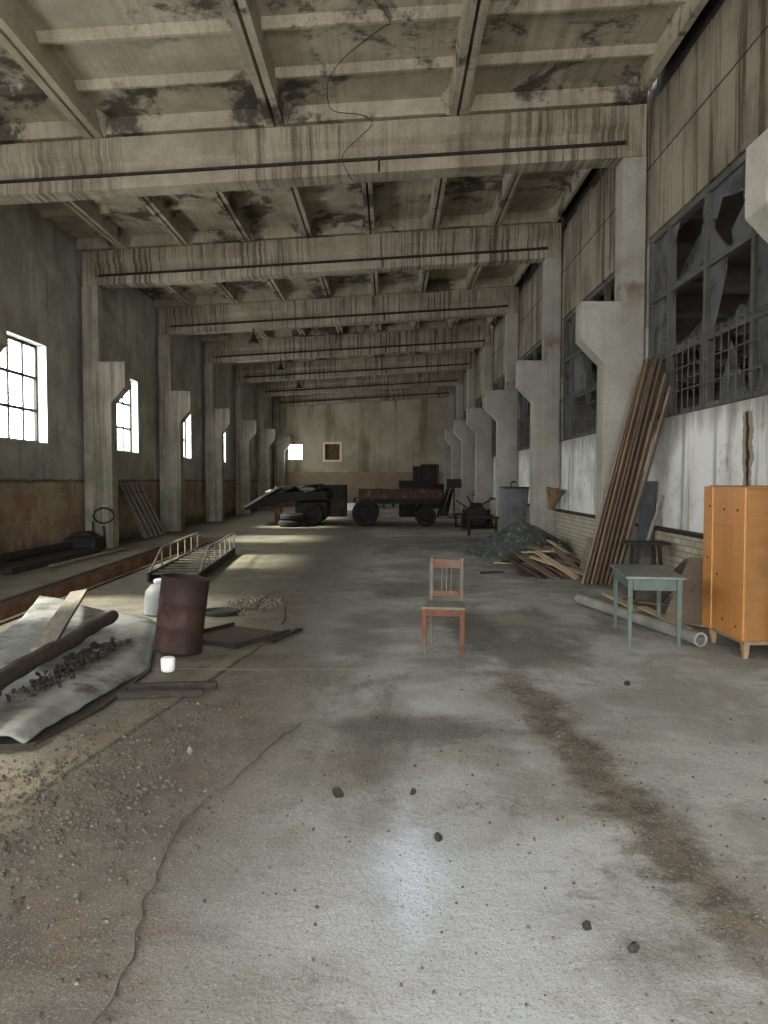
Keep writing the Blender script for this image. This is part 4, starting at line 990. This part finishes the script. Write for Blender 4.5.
# steel stair lying on the floor
t = thing('steel_stair', 'steel stair with handrails lying along the pit', 'stair', (-3.87, 12.2, 0), R(4.6))
SL, SW = 4.75, .80
for x in (0, SW):
    m = MB(); m.box((x - .02, 0, .001), (x + .02, SL, .15)); m.build('stringer', 'black iron', t, bevel=.004)
m = MB(); m.box((.021, .05, .012), (SW - .021, SL - .05, .02)); m.build('gap_shade_plate', 'black iron', t)  # dark plate added so the gaps between treads read as shade
for k in range(11):
    y = .16 + k * .435; m = MB(); m.box((.021, y, .105), (SW - .021, y + .11, .13)); m.build('tread', 'stair tread', t, bevel=.003)
for x in (0, SW):
    m = MB(); m.tube([(x, .12, .151), (x, 1.05, .47), (x, SL - .06, .47), (x, SL - .06, .151)], .02, 10); q = m.build('handrail', 'stair rail', t, smooth=True)
    for k in range(5):
        y = 1.05 + k * .72; m = MB(); m.tube([(x, y, .151), (x, y, .45)], .014, 8); m.build('post', 'stair rail', q)

# lumber, hoop and boards along the left wall
G = 'dark timbers along the left wall'
LB = ['nearest of the dark timbers on the floor under the first left window', 'second of the dark timbers on the floor under the first left window', 'middle dark timber of the pile under the first left window',
      'fourth of the dark timbers under the first left window, next to the wall', 'dark timber on top of the pile under the first left window', 'pale splintered timber in front of the dark pile at the left wall']
for k in range(5):
    board('wall_timber', (-7.25 + .16 * (4 - k), 13.2 + .3 * k, .06 + (.13 if k == 4 else 0)), (-7.2 + .16 * (4 - k), 17.2 + .2 * (k % 3), .06 + (.13 if k == 4 else 0)), .14, .11, 'black timber', LB[k], 'timber', G)
board('wall_timber', (-6.35, 14.3, .03), (-6.25, 17.9, .03), .12, .04, 'grey board', LB[5], 'timber', G)
m = MB(); m.box((-.35, -.3, 0), (.35, .3, .34)); m.prism([(-.3, .34), (.3, .34), (.1, .46), (-.2, .44)], 'y', -.2, .25); o = m.build('black_box', 'black iron', None, bevel=.03); o.location = (-6.98, 17.55, .205)
o.location.z = .002; o.location.x = -7.0; o.location.y = 17.5; tag(o, 'black lumpy box on the floor at the left wall before the mossy column', 'box')
t = thing('iron_hoop', 'black iron hoop on a post leaning at the foot of the mossy left column', 'hoop', (-6.80, 18.12, 0), (R(-6), 0, R(10)))
m = MB(); M = Matrix.Translation((.0, 0, .74)) @ Matrix.Rotation(R(90), 4, 'X'); rr = []
m.tube([((.23 * math.cos(a * math.pi / 16)), 0, .80 + .18 * math.sin(a * math.pi / 16)) for a in range(33)], .02, 8); m.build('ring', 'black iron', t, smooth=True)
for a_, b_ in (((-.2, .0, .03), (-.25, .0, .66)), ((.05, .0, .03), (.0, 0, .56))):
    m = MB(); m.tube([a_, b_], .022, 8); m.build('post', 'black iron', t)
G = 'boards leaning on the left wall'
LN = ['leftmost grey board leaning on the left wall behind the mossy column', 'second grey board leaning on the left wall behind the mossy column', 'middle grey board leaning on the left wall behind the mossy column', 'fourth grey board leaning on the left wall behind the mossy column', 'rightmost grey board leaning on the left wall behind the mossy column']
for k in range(5):
    board('leaning_board', (-6.70, 21.0 + .40 * k, .045), (-7.22, 20.35 + .40 * k, 1.55), .22, .03, 'grey board', LN[k], 'board', G)

# ------------------------------------------------------------------ cable, stones and clods on the floor
m = MB(); cp_ = [(-.60, 5.1), (-.68, 4.87), (-.80, 4.4), (-.90, 3.95), (-1.0, 3.6), (-.98, 3.2), (-.95, 2.95), (-.90, 2.65), (-.88, 2.35), (-.90, 2.0), (-.98, 1.5)]; pts = []
for i in range(len(cp_) - 1):
    for k in range(6):
        s = k / 6; p = Vector(cp_[i]).lerp(Vector(cp_[i + 1]), s); pts.append((p.x + noise.noise(Vector(((i + s) * 1.7, 3, 0))) * .045, p.y, .007))
m.tube(pts, .0042, 6)
tag(m.build('cable', 'cable grey', None, smooth=True), 'thin grey cable snaking over the floor at lower left', 'cable')
m = MB()
def scatter(n, fn, r0, r1):
    for k in range(n):
        x, y = fn(); r = r0 + (r1 - r0) * rn.random() ** 4; m.rock((x, y, r * .25), r, rn, 1)
def fl():
    while True:
        x, y = rn.gauss(-1.75, .45), rn.gauss(3.8, .65)
        if -3 < x < -.85 and 2.2 < y < 5.4: return x, y
def ft():
    y = rn.uniform(2.3, 6.2); return 1.15 + (4.5 - y) * .09 + rn.gauss(0, .14), y
def fa():
    y = 1.9 + rn.random() ** 1.6 * 4.6; return rn.uniform(-1.0, 2.4), y
def fj():
    y = rn.uniform(4, 5.6); return -1.5 - (5.2 - y) * .1 + rn.gauss(0, .22), y
scatter(4200, fl, .003, .017); scatter(900, ft, .003, .010); scatter(900, fa, .003, .011); scatter(500, fj, .004, .020)
tag(m.build('gravel', 'stone brown'), 'loose gravel and grit strewn over the concrete floor', 'gravel', kind='stuff')
CL = [(-.27, 3.92, .035, 'dark clod of earth alone on the floor left of the pale powder'), (.22, 3.44, .022, 'small dark clod on the pale floor right of the powder'), (.12, 3.95, .02, 'flat dark chip on the pale floor above the powder'),
      (-1.2, 4.55, .028, 'pale stone on the reddish dust right of the floor joint'), (-1.55, 2.45, .03, 'pale pebble near the lower left corner'), (.72, 2.75, .022, 'dark chip near the bottom edge, right of centre'), (.85, 2.62, .02, 'brown chip right of the dark chip near the bottom edge'),
      (1.9, 6.1, .03, 'dark chip on the floor below the green table')]
for x, y, r, lab in CL:
    m = MB(); m.rock((0, 0, 0), r, rn, 2); o = m.build('clod', 'black iron' if 'dark' in lab else 'stone grey'); o.location = (x, y, r * .45); tag(o, lab, 'stone')

# ------------------------------------------------------------------ light, world, camera
w = bpy.data.worlds.new('World'); sc.world = w; w.use_nodes = True
bg = w.node_tree.nodes['Background']; bg.inputs[0].default_value = (.96, .98, 1.0, 1); bg.inputs[1].default_value = 13.0
def portal(loc, rot, sx, sy):
    l = bpy.data.lights.new('daylight_portal', 'AREA'); l.shape = 'RECTANGLE'; l.size = sx; l.size_y = sy
    o = bpy.data.objects.new('daylight_portal', l); COL.objects.link(o); o.location = loc; o.rotation_euler = rot
    l.cycles.is_portal = True
for y in WY: portal((XL - .40, y, (WZ0 + WZ1) / 2), (0, R(-90), 0), WZ1 - WZ0, WW)
portal((-.4, YF - .41, 2.6), (R(90), 0, 0), 7.2, 5.2)
s = bpy.data.lights.new('sun', 'SUN'); s.energy = 20; s.angle = R(9); s.color = (1, .97, .88)
so = bpy.data.objects.new('sun', s); COL.objects.link(so)
so.rotation_euler = Vector((1, .02, -.84)).to_track_quat('-Z', 'Y').to_euler()

cam = bpy.data.cameras.new('camera'); co = bpy.data.objects.new('camera', cam); COL.objects.link(co)
cam.sensor_fit = 'AUTO'; cam.sensor_width = 36; cam.lens = 27
co.location = (0, 0, 1.64)
co.rotation_euler = (R(90) - math.atan(32 / 768), 0, math.atan(6 / 768))
cam.clip_start = .05; cam.clip_end = 300
sc.camera = co
sc.view_settings.view_transform = 'Standard'; sc.view_settings.look = 'None'
sc.view_settings.gamma = 1; sc.view_settings.use_curve_mapping = False; sc.view_settings.exposure = 0.42
sc.cycles.use_denoising = True
sc.cycles.max_bounces = 10; sc.cycles.diffuse_bounces = 6; sc.cycles.transparent_max_bounces = 12
sc.cycles.sample_clamp_indirect = 8
